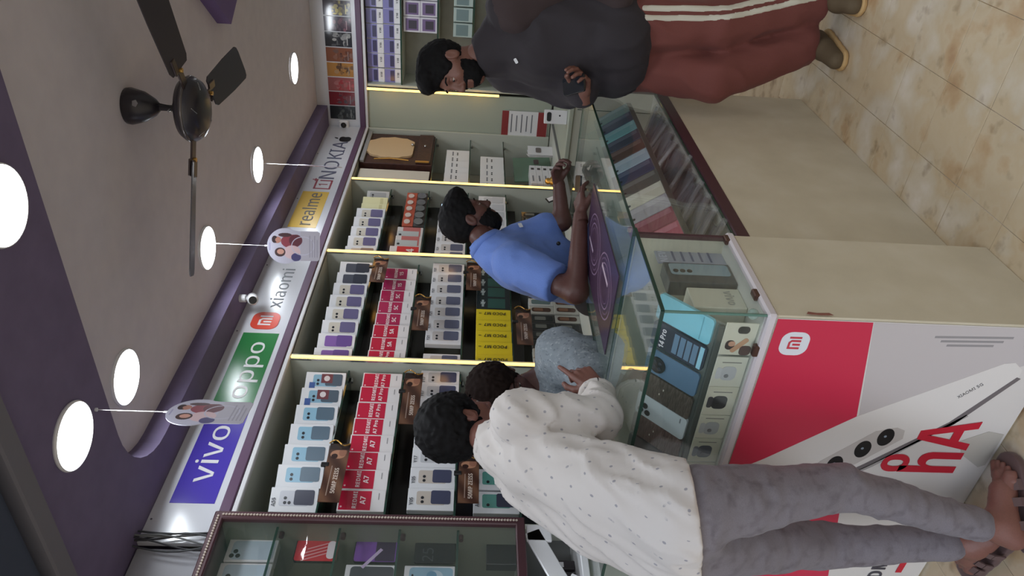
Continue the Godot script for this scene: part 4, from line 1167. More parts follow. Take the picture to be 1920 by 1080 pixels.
func build_counter_stock() -> void:
	var g := "phones leaning in the corner counter"
	var list := [[-1.095, rgb(128, 200, 212), "plain", "aqua phone carton leaning in the corner counter"], [-1.182, rgb(48, 58, 70), "pro", "dark phone with spec card lettered 14 Pro"], [-1.272, rgb(92, 124, 148), "island", "slate blue phone with round black camera island"],
		[-1.357, rgb(84, 74, 62), "grain", "wood-toned grey-brown phone carton in the corner counter"], [-1.434, rgb(206, 222, 222), "three", "pale mint phone with three black lenses"], [-1.515, rgb(104, 80, 72), "grain2", "reddish brown phone carton in the corner counter"],
		[-1.60, rgb(72, 68, 70), "plain2", "charcoal phone carton beside the reddish brown one"], [-1.69, rgb(150, 150, 150), "plain3", "light grey phone carton at the counter's inner end"]]
	for it in list:
		var o := thing("leaning_phone", it[3], "phone", Vector3(it[0], 0.873, -1.452), 0.0, g)
		leaning(o, 0.80)
		var m := mat("lp_" + it[2], it[1], 0.22)
		if it[2].begins_with("grain"):
			m.albedo_texture = noise_tex(0.04, [[0.0, it[1].darkened(0.25)], [1.0, it[1].lightened(0.12)]], 81, 128, 3)
			m.albedo_color = Color.WHITE
			m.uv1_triplanar = true
			m.uv1_scale = Vector3(6, 40, 6)
		part(o, "body", rr(0.079, 0.163, 0.011, 0.009), m, Vector3(0, 0.0815, 0.0))
		if it[2] == "pro":
			part(o, "screen", rr(0.073, 0.155, 0.009, 0.0006), col(rgb(44, 52, 64), 0.1), Vector3(0, 0.0815, 0.009))
			part(o, "lettering", words("14 Pro", 0.015, 700, 0.0005), M.white_card, Vector3(-0.004, 0.128, 0.0098))
			part(o, "lettering", words("xiaomi", 0.008, 400, 0.0005), M.white_card, Vector3(-0.008, 0.148, 0.0098))
			for k in 4:
				part(o, "spec_field", bx(0.062, 0.015, 0.0006), col(rgb(104, 134, 156), 0.2), Vector3(0, 0.088 - k * 0.019, 0.0098))
			part(o, "aqua_edge", bx(0.07, 0.012, 0.0006), col(rgb(150, 206, 220), 0.2), Vector3(0, 0.012, 0.0098))
		elif it[2] == "island":
			part(o, "camera_island", cyl(0.025, 0.025, 0.004, 28), M.black_plastic, Vector3(-0.004, 0.125, 0.011), Vector3(PI2, 0, 0))
			for k in [[-0.012, 0.133], [0.006, 0.133], [-0.012, 0.116], [0.006, 0.116]]:
				part(o, "camera_lens", cyl(0.006, 0.006, 0.002, 12), col(rgb(52, 56, 64), 0.1), Vector3(k[0], k[1], 0.0135), Vector3(PI2, 0, 0))
			part(o, "bright_rim", bx(0.003, 0.15, 0.003), M.steel, Vector3(0.0395, 0.0815, 0.006))
		elif it[2] == "three":
			for k in [[-0.02, 0.145], [-0.02, 0.122], [0.0, 0.1335]]:
				part(o, "camera_lens", cyl(0.009, 0.009, 0.003, 16), M.black_plastic, Vector3(k[0], k[1], 0.0105), Vector3(PI2, 0, 0))
			part(o, "mark", bx(0.016, 0.004, 0.0005), col(rgb(130, 140, 142), 0.3), Vector3(0.022, 0.02, 0.0093))
		elif it[2] == "plain":
			part(o, "sleeve_line", bx(0.07, 0.002, 0.0006), col(rgb(90, 160, 172), 0.3), Vector3(0, 0.03, 0.0093))
		elif it[2].begins_with("grain"):
			for k in [[-0.01, 0.1], [0.01, 0.09]]:
				part(o, "pale_mark", bx(0.006, 0.003, 0.0005), col(rgb(200, 196, 180), 0.3), Vector3(k[0], k[1], 0.0093))
	# earphone cards along the foot of the corner counter
	var cards := [[-1.095, 0.10, "earphone card showing a person resting beside black earphones", rgb(206, 206, 184), "person"], [-1.202, 0.10, "cream earphone card with white earphone case", rgb(206, 208, 188), "white"], [-1.303, 0.10, "cream earphone card with a black earphone case", rgb(206, 206, 182), "black"], [-1.398, 0.085, "cream card with two pale earphones", rgb(202, 204, 180), "pair"], [-1.488, 0.09, "cream card with dark blue earphone case", rgb(196, 200, 176), "navy"], [-1.585, 0.095, "cream card with grey earphones at the inner end", rgb(196, 198, 178), "grey"]]
	for cd in cards:
		var o := thing("earphone_card", cd[2], "card", Vector3(cd[0], 0.7745, -1.428), 0.0, "earphone cards in the corner counter")
		part(o, "card", bx(cd[1], 0.082, 0.004, 0.001), mat("ec_" + cd[4], cd[3], 0.4), Vector3(0, 0.041, 0))
		if cd[4] == "person":
			part(o, "printed_hair", rr(0.03, 0.024, 0.011, 0.0005), col(rgb(52, 34, 30), 0.4), Vector3(-0.018, 0.06, 0.002))
			part(o, "printed_face", rr(0.016, 0.018, 0.008, 0.0005), col(rgb(196, 150, 120), 0.4), Vector3(-0.014, 0.056, 0.0025))
			part(o, "printed_arm", rr(0.055, 0.014, 0.006, 0.0005), col(rgb(190, 148, 112), 0.4), Vector3(-0.018, 0.036, 0.0025), Vector3(0, 0, -0.7))
			part(o, "printed_shirt", rr(0.03, 0.03, 0.01, 0.0005), col(rgb(84, 60, 52), 0.4), Vector3(-0.034, 0.018, 0.0022))
			part(o, "printed_case", rr(0.022, 0.03, 0.009, 0.0006), M.black_plastic, Vector3(0.03, 0.035, 0.0025))
		else:
			var tone: Color = {"white": rgb(186, 190, 188), "black": rgb(36, 32, 36), "pair": rgb(168, 172, 168), "navy": rgb(58, 66, 78), "grey": rgb(120, 122, 122)}[cd[4]]
			part(o, "printed_case", rr(0.046, 0.040, 0.014, 0.0006), col(tone, 0.35), Vector3(-0.004, 0.042, 0.002))
			part(o, "printed_lid", rr(0.038, 0.014, 0.006, 0.0006), col(tone.lightened(0.12), 0.35), Vector3(-0.004, 0.068, 0.0022))
			part(o, "printed_bud", cyl(0.006, 0.006, 0.001, 12), col(tone.darkened(0.3), 0.35), Vector3(-0.012, 0.046, 0.0032), Vector3(PI2, 0, 0))
			part(o, "fine_print", bx(0.003, 0.05, 0.0005), col(rgb(130, 130, 120), 0.5), Vector3(0.032, 0.04, 0.0022))
	# goods behind the corner counter's side glass, facing the aisle
	var np := thing("spec_leaflet", "grey-blue spec leaflet lettered NEW behind side glass", "leaflet", Vector3(-1.06, 0.7745, -1.752), PI2)
	part(np, "sheet", bx(0.075, 0.195, 0.003), mat("leaf_blue", rgb(156, 164, 178), 0.4), Vector3(0, 0.0975, 0))
	part(np, "lettering", words("NEW", 0.022, 800, 0.0005), col(rgb(190, 198, 210), 0.4), Vector3(0, 0.175, 0.002))
	for k in 5:
		part(np, "print_line", bx(0.05, 0.006, 0.0006), col(rgb(92, 102, 128), 0.4), Vector3(0, 0.145 - k * 0.026, 0.002))
	var bp := thing("boxed_phone", "dark phone carton with steel blue phone behind the side glass", "phone box", Vector3(-1.052, 0.7745, -1.66), PI2)
	part(bp, "carton", bx(0.098, 0.185, 0.045, 0.002), col(rgb(56, 66, 68), 0.3), Vector3(0, 0.0925, -0.0225))
	part(bp, "printed_phone", rr(0.055, 0.165, 0.01, 0.0008), col(rgb(140, 166, 172), 0.2), Vector3(0.015, 0.09, 0.0))
	for k in 3:
		part(bp, "camera_lens", cyl(0.0075, 0.0075, 0.0015, 14), M.black_plastic, Vector3(0.005, 0.158 - k * 0.019, 0.0015), Vector3(PI2, 0, 0))
	var vb := thing("cream_carton", "cream carton with faint upside-down lettering behind the side glass", "phone box", Vector3(-1.062, 0.7745, -1.558), PI2)
	part(vb, "carton", bx(0.09, 0.14, 0.06, 0.002), mat("cream_carton", rgb(206, 208, 186), 0.4), Vector3(0, 0.07, -0.03))
	part(vb, "lettering", words("vivo", 0.024, 700, 0.0005), col(rgb(160, 164, 150), 0.4), Vector3(0, 0.035, 0.0008), Vector3(0, 0, PI))
	# row of phone cartons on the slanting rack of the long counter
	var tones := [["teal", rgb(120, 154, 150)], ["navy", rgb(50, 66, 92)], ["aqua", rgb(112, 172, 176)], ["dark navy", rgb(44, 56, 80)], ["brown", rgb(84, 58, 52)], ["pale blue", rgb(164, 186, 198)], ["slate", rgb(58, 68, 96)], ["olive grey", rgb(86, 90, 84)], ["cream", rgb(206, 206, 186)], ["silver", rgb(168, 168, 172)], ["maroon", rgb(140, 66, 84)], ["rose pink", rgb(176, 84, 104)], ["pale grey", rgb(176, 188, 194)]]
	for k in 13:
		var tn: Array = tones[k]
		var o := thing("racked_carton", "%s phone carton leaning on the rack of the long counter" % tn[0], "phone box", Vector3(-1.152, 0.80, -3.165 + k * 0.0985), PI2, "cartons leaning in the long counter")
		leaning(o, 0.60)
		part(o, "carton", bx(0.094, 0.17, 0.022, 0.002), mat("rk_" + tn[0], tn[1], 0.22), Vector3(0, 0.085, 0.0))
		part(o, "printed_stripe", bx(0.03, 0.15, 0.0008), mat("rks_" + tn[0], tn[1].lightened(0.18), 0.2), Vector3(0.024, 0.085, 0.0112))
		part(o, "printed_lens", cyl(0.007, 0.007, 0.001, 10), col(rgb(40, 42, 48), 0.2), Vector3(-0.025, 0.14, 0.0115), Vector3(PI2, 0, 0))
	# phone covers in clear sleeves, heaped on the counter floor
	var sl := proto("sleeved_phone_cover", "phone cover")
	part(sl, "cover", rr(0.072, 0.145, 0.012, 0.009), mat("cover_dark", rgb(62, 64, 72), 0.4), Vector3(0, 0.0725, 0))
	part(sl, "camera_cutout", rr(0.026, 0.03, 0.008, 0.0012), col(rgb(150, 150, 160), 0.2), Vector3(-0.016, 0.122, 0.009))
	part(sl, "sleeve", bx(0.088, 0.185, 0.015), M.film, Vector3(0, 0.085, 0.004))
	var sl2 := proto("sleeved_phone_cover", "phone cover")
	part(sl2, "cover", rr(0.072, 0.145, 0.012, 0.009), mat("cover_grey", rgb(104, 106, 112), 0.4), Vector3(0, 0.0725, 0))
	part(sl2, "camera_cutout", rr(0.026, 0.03, 0.008, 0.0012), M.black_plastic, Vector3(-0.016, 0.122, 0.009))
	part(sl2, "sleeve", bx(0.088, 0.185, 0.015), M.film, Vector3(0, 0.085, 0.004))
	for k in 34:
		var z := -3.10 + k * 0.0322
		var o := dup(sl if k % 3 else sl2, Vector3(-1.118 - 0.02 * (k % 3), 0.6945, z), PI2, "%s phone cover in clear sleeve inside long counter, %s from the maroon far post" % ["dark" if k % 3 else "grey", ORD[k] if k < 20 else "twenty-" + ORD[k - 20] if k < 29 else "thirtieth" if k == 29 else "thirty-" + ORD[k - 30]], "sleeved phone covers" if k % 3 else "grey sleeved phone covers")
		o.rotation = Vector3(-1.15 + rng.randf_range(-0.12, 0.2), PI2 + 0.5 + rng.randf_range(-0.35, 0.35), rng.randf_range(-0.25, 0.25))
	sl.free()
	sl2.free()
	# purple desk mat on the long counter
	var mt := thing("desk_mat", "purple printed desk mat lying on the long glass counter", "mat", Vector3(-1.46, 0.9985, -2.34))
	part(mt, "sheet", picture_box(0.33, 0.68, 0.003), M.mat_print, Vector3(0, 0.0015, 0), Vector3(-PI2, 0, 0))

# ------------------------------------------------------------------ fan, hanging cards
func build_fan() -> void:
	var f := thing("ceiling_fan", "dark brown three-bladed ceiling fan hanging from the grey ceiling", "fan", Vector3(-1.01, 2.48, -2.52))
	var m := mat("fan_dark", rgb(42, 38, 44), 0.3)
	var mb := mat("fan_blade", rgb(56, 50, 56), 0.42)
	part(f, "canopy", lathe([[0.0, 0.11], [0.014, 0.11], [0.03, 0.125], [0.052, 0.16], [0.064, 0.205], [0.062, 0.219], [0.0, 0.22]], 28), m)
	part(f, "canopy_emblem", prism(pl([[-0.012, -0.004], [0.0, -0.012], [0.012, -0.004], [0.008, 0.01], [-0.008, 0.01]]), 0.002), M.steel, Vector3(0.03, 0.17, 0.05), Vector3(-0.25, 0.45, 0))
	part(f, "down_rod", cyl(0.011, 0.011, 0.09, 14), m, Vector3(0, 0.08, 0))
	part(f, "coupling", lathe([[0.0, 0.062], [0.026, 0.06], [0.028, 0.05], [0.022, 0.044], [0.03, 0.036], [0.0, 0.034]], 20), mat("fan_metal", rgb(96, 90, 88), 0.3, 0.7))
	part(f, "shackle_bolt", cyl(0.004, 0.004, 0.06, 8), M.steel, Vector3(0, 0.072, 0), Vector3(PI2, 0, 0))
	part(f, "wire", tube([Vector3(0.01, 0.12, 0.012), Vector3(0.022, 0.1, 0.022), Vector3(0.018, 0.07, 0.024)], 0.0025, 6), M.black_plastic)
	part(f, "motor", lathe([[0.0, 0.04], [0.06, 0.04], [0.098, 0.03], [0.112, 0.012], [0.112, -0.008], [0.098, -0.03], [0.07, -0.044], [0.03, -0.05], [0.0, -0.05]], 36), m)
	part(f, "motor_band", lathe([[0.112, 0.008], [0.1155, 0.004], [0.1155, -0.002], [0.112, -0.005]], 36), mat("fan_metal", rgb(96, 90, 88), 0.3, 0.7))
	for k in 5:
		var a := TAU * k / 5
		part(f, "trim_flash", bx(0.03, 0.004, 0.003, 0.001), M.steel, Vector3(cos(a) * 0.085, -0.036, sin(a) * 0.085), Vector3(0, -a + 0.7, 0.4))
	for a in [149.0, 23.0, 269.0]:
		var r := deg_to_rad(a)
		var b := part(f, "blade_arm", blade_arm(), mat("fan_arm", rgb(70, 58, 56), 0.3, 0.5), Vector3.ZERO, Vector3(0, -r, 0))
		part(b, "blade", blade(), mb, Vector3(0.0, -0.004, 0.0))
		part(b, "screw", cyl(0.008, 0.008, 0.008, 10), M.gold, Vector3(0.175, -0.014, 0.0))

func blade_arm() -> ArrayMesh:
	if cache.has("blade_arm"):
		return cache.blade_arm
	var st := SurfaceTool.new()
	st.begin(Mesh.PRIMITIVE_TRIANGLES)
	st.append_from(chamfer(Vector3(0.05, 0.004, 0.018), 0.002), 0, Transform3D(Basis(), Vector3(0.135, -0.006, 0)))
	st.append_from(chamfer(Vector3(0.03, 0.004, 0.034), 0.002), 0, Transform3D(Basis(), Vector3(0.205, -0.006, 0)))
	cache.blade_arm = st.commit()
	return cache.blade_arm

func blade() -> ArrayMesh:
	if cache.has("blade"):
		return cache.blade
	# pitched plate from r = 0.18 to 0.585, widening outwards, rounded end
	var o := []
	for p in [[0.18, 0.045], [0.20, 0.055], [0.40, 0.064], [0.56, 0.066], [0.578, 0.058], [0.585, 0.04]]:
		o.append([p[0], p[1]])
	for p in [[0.585, -0.04], [0.578, -0.058], [0.56, -0.066], [0.40, -0.064], [0.20, -0.055], [0.18, -0.045]]:
		o.append([p[0], p[1]])
	var flat := prism(pl(o), 0.004)
	var st := SurfaceTool.new()
	st.begin(Mesh.PRIMITIVE_TRIANGLES)
	st.append_from(flat, 0, Transform3D(Basis(Vector3(1, 0, 0), -PI2 - 0.24), Vector3(0, -0.008, 0)))
	cache.blade = st.commit()
	return cache.blade

func dangler_picture(seed_: int) -> ImageTexture:
	var im := Image.create(160, 240, true, Image.FORMAT_RGB8)
	im.fill(rgb(182, 180, 196))  # ground greyed: the shade of a backlit card is put into the print
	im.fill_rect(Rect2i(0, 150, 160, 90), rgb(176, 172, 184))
	# two generic figures side by side
	ell(im, 100, 108, 30, 46, rgb(138, 62, 74))
	ell(im, 104, 128, 26, 30, rgb(96, 46, 58))
	ell(im, 106, 44, 15, 19, rgb(170, 118, 104))
	ell(im, 108, 34, 16, 13, rgb(52, 36, 40))
	ell(im, 106, 49, 11, 13, rgb(176, 124, 108))
	ell(im, 52, 112, 30, 38, rgb(206, 178, 182))
	ell(im, 52, 58, 20, 24, rgb(66, 46, 48))
	ell(im, 54, 60, 12, 16, rgb(196, 146, 130))
	ell(im, 30, 130, 18, 22, rgb(70, 66, 112))
	ell(im, 128, 80, 9, 30, rgb(74, 50, 56))
	im.fill_rect(Rect2i(60, 10, 34, 5), rgb(150, 146, 176))
	ring(im, 80, 160, 40, 2.0, rgb(186, 184, 200))
	for k in 4:
		im.fill_rect(Rect2i(30, 190 + k * 11, 96 - 18 * (k % 2), 4), rgb(150, 146, 160))
	im.generate_mipmaps()
	return ImageTexture.create_from_image(im)

func dangler_mesh() -> ArrayMesh:
	# a round card running into a small upright panel below it, 0.17 wide, 0.255 high, hung from its top
	var p := []
	for k in 27:
		var a := -0.5 + (PI + 1.0) * k / 26.0
		p.append(Vector2(cos(a) * 0.084, -0.084 + sin(a) * 0.084))
	p.append_array([Vector2(-0.070, -0.145), Vector2(-0.070, -0.235), Vector2(-0.062, -0.245), Vector2(0.062, -0.245), Vector2(0.070, -0.235), Vector2(0.070, -0.145)])
	var pk := PackedVector2Array(p)
	var st := SurfaceTool.new()
	st.begin(Mesh.PRIMITIVE_TRIANGLES)
	var ix := Geometry2D.triangulate_polygon(pk)
	for s in [1.0, -1.0]:
		for k in range(0, ix.size(), 3):
			var v := [pk[ix[k]], pk[ix[k + 1]], pk[ix[k + 2]]]
			var order := [0, 1, 2] if (v[1] - v[0]).cross(v[2] - v[0]) * s < 0 else [0, 2, 1]
			for i in order:
				st.set_normal(Vector3(0, 0, s))
				st.set_uv(Vector2(0.5 + v[i].x * s / 0.17, -v[i].y / 0.248))
				st.add_vertex(Vector3(v[i].x, v[i].y, s * 0.0012))
	for k in pk.size():
		var a := pk[k]
		var b := pk[(k + 1) % pk.size()]
		var e := (b - a).normalized()
		st.set_uv(Vector2(0.03, 0.03))
		quad(st, [Vector3(a.x, a.y, -0.0012), Vector3(b.x, b.y, -0.0012), Vector3(b.x, b.y, 0.0012), Vector3(a.x, a.y, 0.0012)], Vector3(e.y, -e.x, 0))
	return st.commit()

func build_danglers() -> void:
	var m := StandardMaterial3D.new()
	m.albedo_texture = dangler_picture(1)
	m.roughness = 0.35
	var mesh := dangler_mesh()
	var list := [[Vector3(-1.67, 2.405, -1.70), 2.62, 1.85, "round picture card of two people hanging before the blue sign"], [Vector3(-1.86, 2.438, -3.01), 2.70, 0.55, "round picture card of two people hanging before the yellow sign"], [Vector3(-1.90, 2.50, -3.98), 2.70, 2.05, "picture card hanging edge-on before the far end of signs"]]
	for d in list:
		var at: Vector3 = d[0]
		var o := thing("hanging_card", d[3], "hanging card", at, d[2], "hanging picture cards")
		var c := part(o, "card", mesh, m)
		c.rotation.z = 0.03
		var h: float = d[1] - at.y
		part(o, "string", cyl(0.0014, 0.0014, h, 6), M.white_card, Vector3(0, h / 2, 0))
		part(o, "string_tab", bx(0.008, 0.014, 0.004, 0.001), M.white_gloss, Vector3(0, 0.004, 0))
		part(o, "ceiling_hook", cyl(0.006, 0.006, 0.006, 10), M.white_gloss, Vector3(0, h - 0.003, 0))

func build_small() -> void:
	# camera on the purple border above the sign
	var c := thing("bullet_camera", "white bullet security camera between purple border and signs", "camera", Vector3(-2.2, 2.60, -3.05), 0.5)
	part(c, "mount", cyl(0.02, 0.02, 0.03, 16), M.white_card, Vector3(0, 0.005, 0))
	part(c, "arm", cyl(0.009, 0.009, 0.04, 12), M.white_card, Vector3(0, -0.012, 0))
	part(c, "housing", lathe([[0.0, -0.045], [0.024, -0.043], [0.027, -0.03], [0.027, 0.04], [0.0, 0.042]], 24), M.white_card, Vector3(0, -0.045, 0.01), Vector3(-PI2 + 0.3, 0, 0))
	part(c, "lens", cyl(0.019, 0.019, 0.004, 20), M.black_plastic, Vector3(0, -0.0585, 0.0535), Vector3(-PI2 + 0.3, 0, 0))
	# phone and cable handled by the man in blue, phone in the hands of the man in black
	var p := thing("phone", "phone with shiny edge held over the glass counter by man in blue", "phone", Vector3(-1.42, 1.022, -2.93), 0.45)
	part(p, "body", rr(0.072, 0.15, 0.012, 0.008), M.black_plastic, Vector3(0, -0.004, 0), Vector3(-PI2, 0, 0))
	part(p, "rim", bx(0.003, 0.006, 0.14, 0.001), M.steel, Vector3(0.0355, 0.0, 0))
	var w := thing("wire_stand", "small black wire display stand on the worktop", "stand", Vector3(-2.28, 0.878, -4.45), PI2)
	part(w, "plate", bx(0.07, 0.08, 0.004, 0.001), M.black_plastic, Vector3(0, 0.06, 0), Vector3(-0.3, 0, 0.3))
	part(w, "card", bx(0.05, 0.06, 0.002), M.white_card, Vector3(0, 0.062, 0.004), Vector3(-0.3, 0, 0.3))
	part(w, "leg", tube([Vector3(-0.03, 0.0, 0.03), Vector3(0, 0.05, -0.01), Vector3(0.03, 0.0, 0.03)], 0.003, 6), M.black_plastic)

# ------------------------------------------------------------------ people: distance fields meshed as surface nets
class Field:
	var o := Vector3.ZERO
	var n := Vector3i.ZERO
	var c := 0.012
	var d := PackedFloat32Array()
	func _init(lo: Vector3, hi: Vector3, cell: float) -> void:
		o = lo
		c = cell
		n = Vector3i(((hi - lo) / cell).ceil()) + Vector3i.ONE
		d.resize(n.x * n.y * n.z)
		d.fill(9.0)
	func _range(lo: Vector3, hi: Vector3) -> Array:
		var a := Vector3i(((lo - o) / c).floor()).clamp(Vector3i.ZERO, n - Vector3i.ONE)
		var b := Vector3i(((hi - o) / c).ceil()).clamp(Vector3i.ZERO, n - Vector3i.ONE)
		return [a, b]
	func cap(a: Vector3, b: Vector3, ra: float, rb: float, k: float, sub := false) -> void:
		var m := maxf(ra, rb) + k + c * 2.5
		var q := _range(a.min(b) - Vector3.ONE * m, a.max(b) + Vector3.ONE * m)
		var lo: Vector3i = q[0]
		var hi: Vector3i = q[1]
		var ab := b - a
		var l2 := maxf(ab.length_squared(), 1e-9)
		for z in range(lo.z, hi.z + 1):
			for y in range(lo.y, hi.y + 1):
				var i := (z * n.y + y) * n.x + lo.x
				for x in range(lo.x, hi.x + 1):
					var p := o + Vector3(x, y, z) * c
					var t := clampf((p - a).dot(ab) / l2, 0.0, 1.0)
					var v := p.distance_to(a + ab * t) - (ra + (rb - ra) * t)
					_mix(i, v, k, sub)
					i += 1
	func egg(e: Vector3, r: Vector3, k: float, sub := false, bas := Basis.IDENTITY) -> void:
		var mr := maxf(r.x, maxf(r.y, r.z))
		var m := mr + k + c * 2.5
		var q := _range(e - Vector3.ONE * m, e + Vector3.ONE * m)
		var lo: Vector3i = q[0]
		var hi: Vector3i = q[1]
		var inv := bas.inverse()
		for z in range(lo.z, hi.z + 1):
			for y in range(lo.y, hi.y + 1):
				var i := (z * n.y + y) * n.x + lo.x
				for x in range(lo.x, hi.x + 1):
					var p := inv * (o + Vector3(x, y, z) * c - e)
					var s := p / r
					var k0 := s.length()
					var k1 := (s / r).length()
					var v := k0 * (k0 - 1.0) / k1 if k1 > 1e-6 else -mr
					_mix(i, v, k, sub)
					i += 1
	func _mix(i: int, v: float, k: float, sub: bool) -> void:
		var f := d[i]
		if sub:
			v = -v
			var h := maxf(k - absf(f - v), 0.0) / maxf(k, 1e-6)
			d[i] = maxf(f, v) + h * h * k * 0.25
		else:
			var h := maxf(k - absf(f - v), 0.0) / maxf(k, 1e-6)
			d[i] = minf(f, v) - h * h * k * 0.25
	# keep the side that nrm points away from
	func cut(pt: Vector3, nrm: Vector3) -> void:
		nrm = nrm.normalized()
		for z in n.z:
			for y in n.y:
				var i := (z * n.y + y) * n.x
				for x in n.x:
					if d[i] < 0.08:
						d[i] = maxf(d[i], (o + Vector3(x, y, z) * c - pt).dot(nrm))
					i += 1
	# keep only a strip running along a polyline (its points ordered from the top), between two offsets along dir, on the side of front
	func band(axis: Array, dir: Vector3, front: Vector3, lo: float, hi: float) -> void:
		for z in n.z:
			for y in n.y:
				var i := (z * n.y + y) * n.x
				var py := o.y + y * c
				var a: Vector3 = axis[0]
				for k in axis.size() - 1:
					if py < axis[k].y and py >= axis[k + 1].y:
						a = axis[k].lerp(axis[k + 1], (axis[k].y - py) / (axis[k].y - axis[k + 1].y))
				for x in n.x:
					if d[i] < 0.08:
						var p := o + Vector3(x, y, z) * c
						p.y = a.y
						var s := (p - a).dot(dir)
						d[i] = maxf(maxf(d[i], -(p - a).dot(front)), maxf(lo - s, s - hi))
					i += 1
	func grow(v: float) -> void:
		for i in d.size():
			d[i] -= v
	# folds and curls
	func rough(noise: FastNoiseLite, amp: float, sc := Vector3.ONE) -> void:
		for z in n.z:
			for y in n.y:
				var i := (z * n.y + y) * n.x
				for x in n.x:
					if absf(d[i]) < amp + c * 2.0:
						d[i] += noise.get_noise_3dv((o + Vector3(x, y, z) * c) * sc) * amp
					i += 1
	func ridge(noise: FastNoiseLite, amp: float, sc := Vector3.ONE, turn := Basis.IDENTITY) -> void:
		for z in n.z:
			for y in n.y:
				var i := (z * n.y + y) * n.x
				for x in n.x:
					if absf(d[i]) < amp + c * 2.0:
						var q := 1.0 - absf(noise.get_noise_3dv((turn * (o + Vector3(x, y, z) * c)) * sc)) * 2.2
						d[i] -= maxf(q, 0.0) * amp
					i += 1
	func net(xf: Transform3D, st: SurfaceTool) -> void:
		var idx := PackedInt32Array()
		idx.resize(d.size())
		idx.fill(-1)
		var vs := PackedVector3Array()
		var nx := n.x
		var nxy := n.x * n.y
		var off := PackedInt32Array([0, 1, nx, nx + 1, nxy, nxy + 1, nxy + nx, nxy + nx + 1])
		var offp := PackedVector3Array([Vector3(0, 0, 0), Vector3(1, 0, 0), Vector3(0, 1, 0), Vector3(1, 1, 0), Vector3(0, 0, 1), Vector3(1, 0, 1), Vector3(0, 1, 1), Vector3(1, 1, 1)])
		# node order in memory: z slowest, then y, then x
		off = PackedInt32Array([0, 1, nx, nx + 1, nx * n.y, nx * n.y + 1, nx * n.y + nx, nx * n.y + nx + 1])
		var ea := PackedInt32Array([0, 2, 4, 6, 0, 1, 4, 5, 0, 1, 2, 3])
		var eb := PackedInt32Array([1, 3, 5, 7, 2, 3, 6, 7, 4, 5, 6, 7])
		for z in n.z - 1:
			for y in n.y - 1:
				var i := (z * n.y + y) * nx
				for x in nx - 1:
					var neg := 0
					for k in 8:
						if d[i + off[k]] < 0.0:
							neg += 1
					if neg > 0 and neg < 8:
						var s := Vector3.ZERO
						var m := 0
						for e in 12:
							var fa := d[i + off[ea[e]]]
							var fb := d[i + off[eb[e]]]
							if (fa < 0.0) != (fb < 0.0):
								s += offp[ea[e]].lerp(offp[eb[e]], fa / (fa - fb))
								m += 1
						idx[i] = vs.size()
						vs.append(o + (Vector3(x, y, z) + s / m) * c)
					i += 1
		var ns := PackedVector3Array()
		ns.resize(vs.size())
		var ix := PackedInt32Array()
		var step := PackedInt32Array([1, nx, nx * n.y])
		for z in range(1, n.z - 1):
			for y in range(1, n.y - 1):
				var i := (z * n.y + y) * nx + 1
				for x in range(1, nx - 1):
					var f := d[i]
					for ax in 3:
						var g := d[i + step[ax]]
						if (f < 0.0) != (g < 0.0):
							var u := step[(ax + 1) % 3]
							var v := step[(ax + 2) % 3]
							var q0 := idx[i]
							var q1 := idx[i - u]
							var q2 := idx[i - u - v]
							var q3 := idx[i - v]
							if q0 < 0 or q1 < 0 or q2 < 0 or q3 < 0:
								continue
							if f < 0.0:
								ix.append_array(PackedInt32Array([q0, q2, q1, q0, q3, q2]))
							else:
								ix.append_array(PackedInt32Array([q0, q1, q2, q0, q2, q3]))
					i += 1
		for k in range(0, ix.size(), 3):
			var a := vs[ix[k]]
			var nn := (vs[ix[k + 2]] - a).cross(vs[ix[k + 1]] - a)
			ns[ix[k]] += nn
			ns[ix[k + 1]] += nn
			ns[ix[k + 2]] += nn
		var base: int = st.get_meta("count") if st.has_meta("count") else 0
		for k in vs.size():
			st.set_normal((xf.basis * ns[k]).normalized())
			st.add_vertex(xf * vs[k])
		for k in ix:
			st.add_index(base + k)
		st.set_meta("count", base + vs.size())

func new_st() -> SurfaceTool:
	var st := SurfaceTool.new()
	st.begin(Mesh.PRIMITIVE_TRIANGLES)
	return st

func fold_noise(seed_: int, freq: float) -> FastNoiseLite:
	var f := FastNoiseLite.new()
	f.seed = seed_
	f.frequency = freq
	f.noise_type = FastNoiseLite.TYPE_SIMPLEX_SMOOTH
	f.fractal_octaves = 2
	return f

# list of capsules [a, b, ra, rb] -> Field
func bones(list: Array, cell: float, k: float, pad := 0.06) -> Field:
	var lo := Vector3.INF
	var hi := -Vector3.INF
	for b in list:
		var r := maxf(b[2], b[3]) + pad
		lo = lo.min(b[0] - Vector3.ONE * r).min(b[1] - Vector3.ONE * r)
		hi = hi.max(b[0] + Vector3.ONE * r).max(b[1] + Vector3.ONE * r)
	var f := Field.new(lo, hi, cell)
	for b in list:
		f.cap(b[0], b[1], b[2], b[3], k)
	return f

# head frame: +z the way the face looks, y up; origin between the ears
func head_frame(at: Vector3, look: Vector3, tilt := 0.0, s := 1.0) -> Transform3D:
	var z := look.normalized()
	var x := Vector3.UP.cross(z).normalized()
	var y := z.cross(x)
	var b := Basis(x, y, z) * Basis(Vector3(0, 0, 1), tilt)
	return Transform3D(b.scaled_local(Vector3.ONE * s), at)

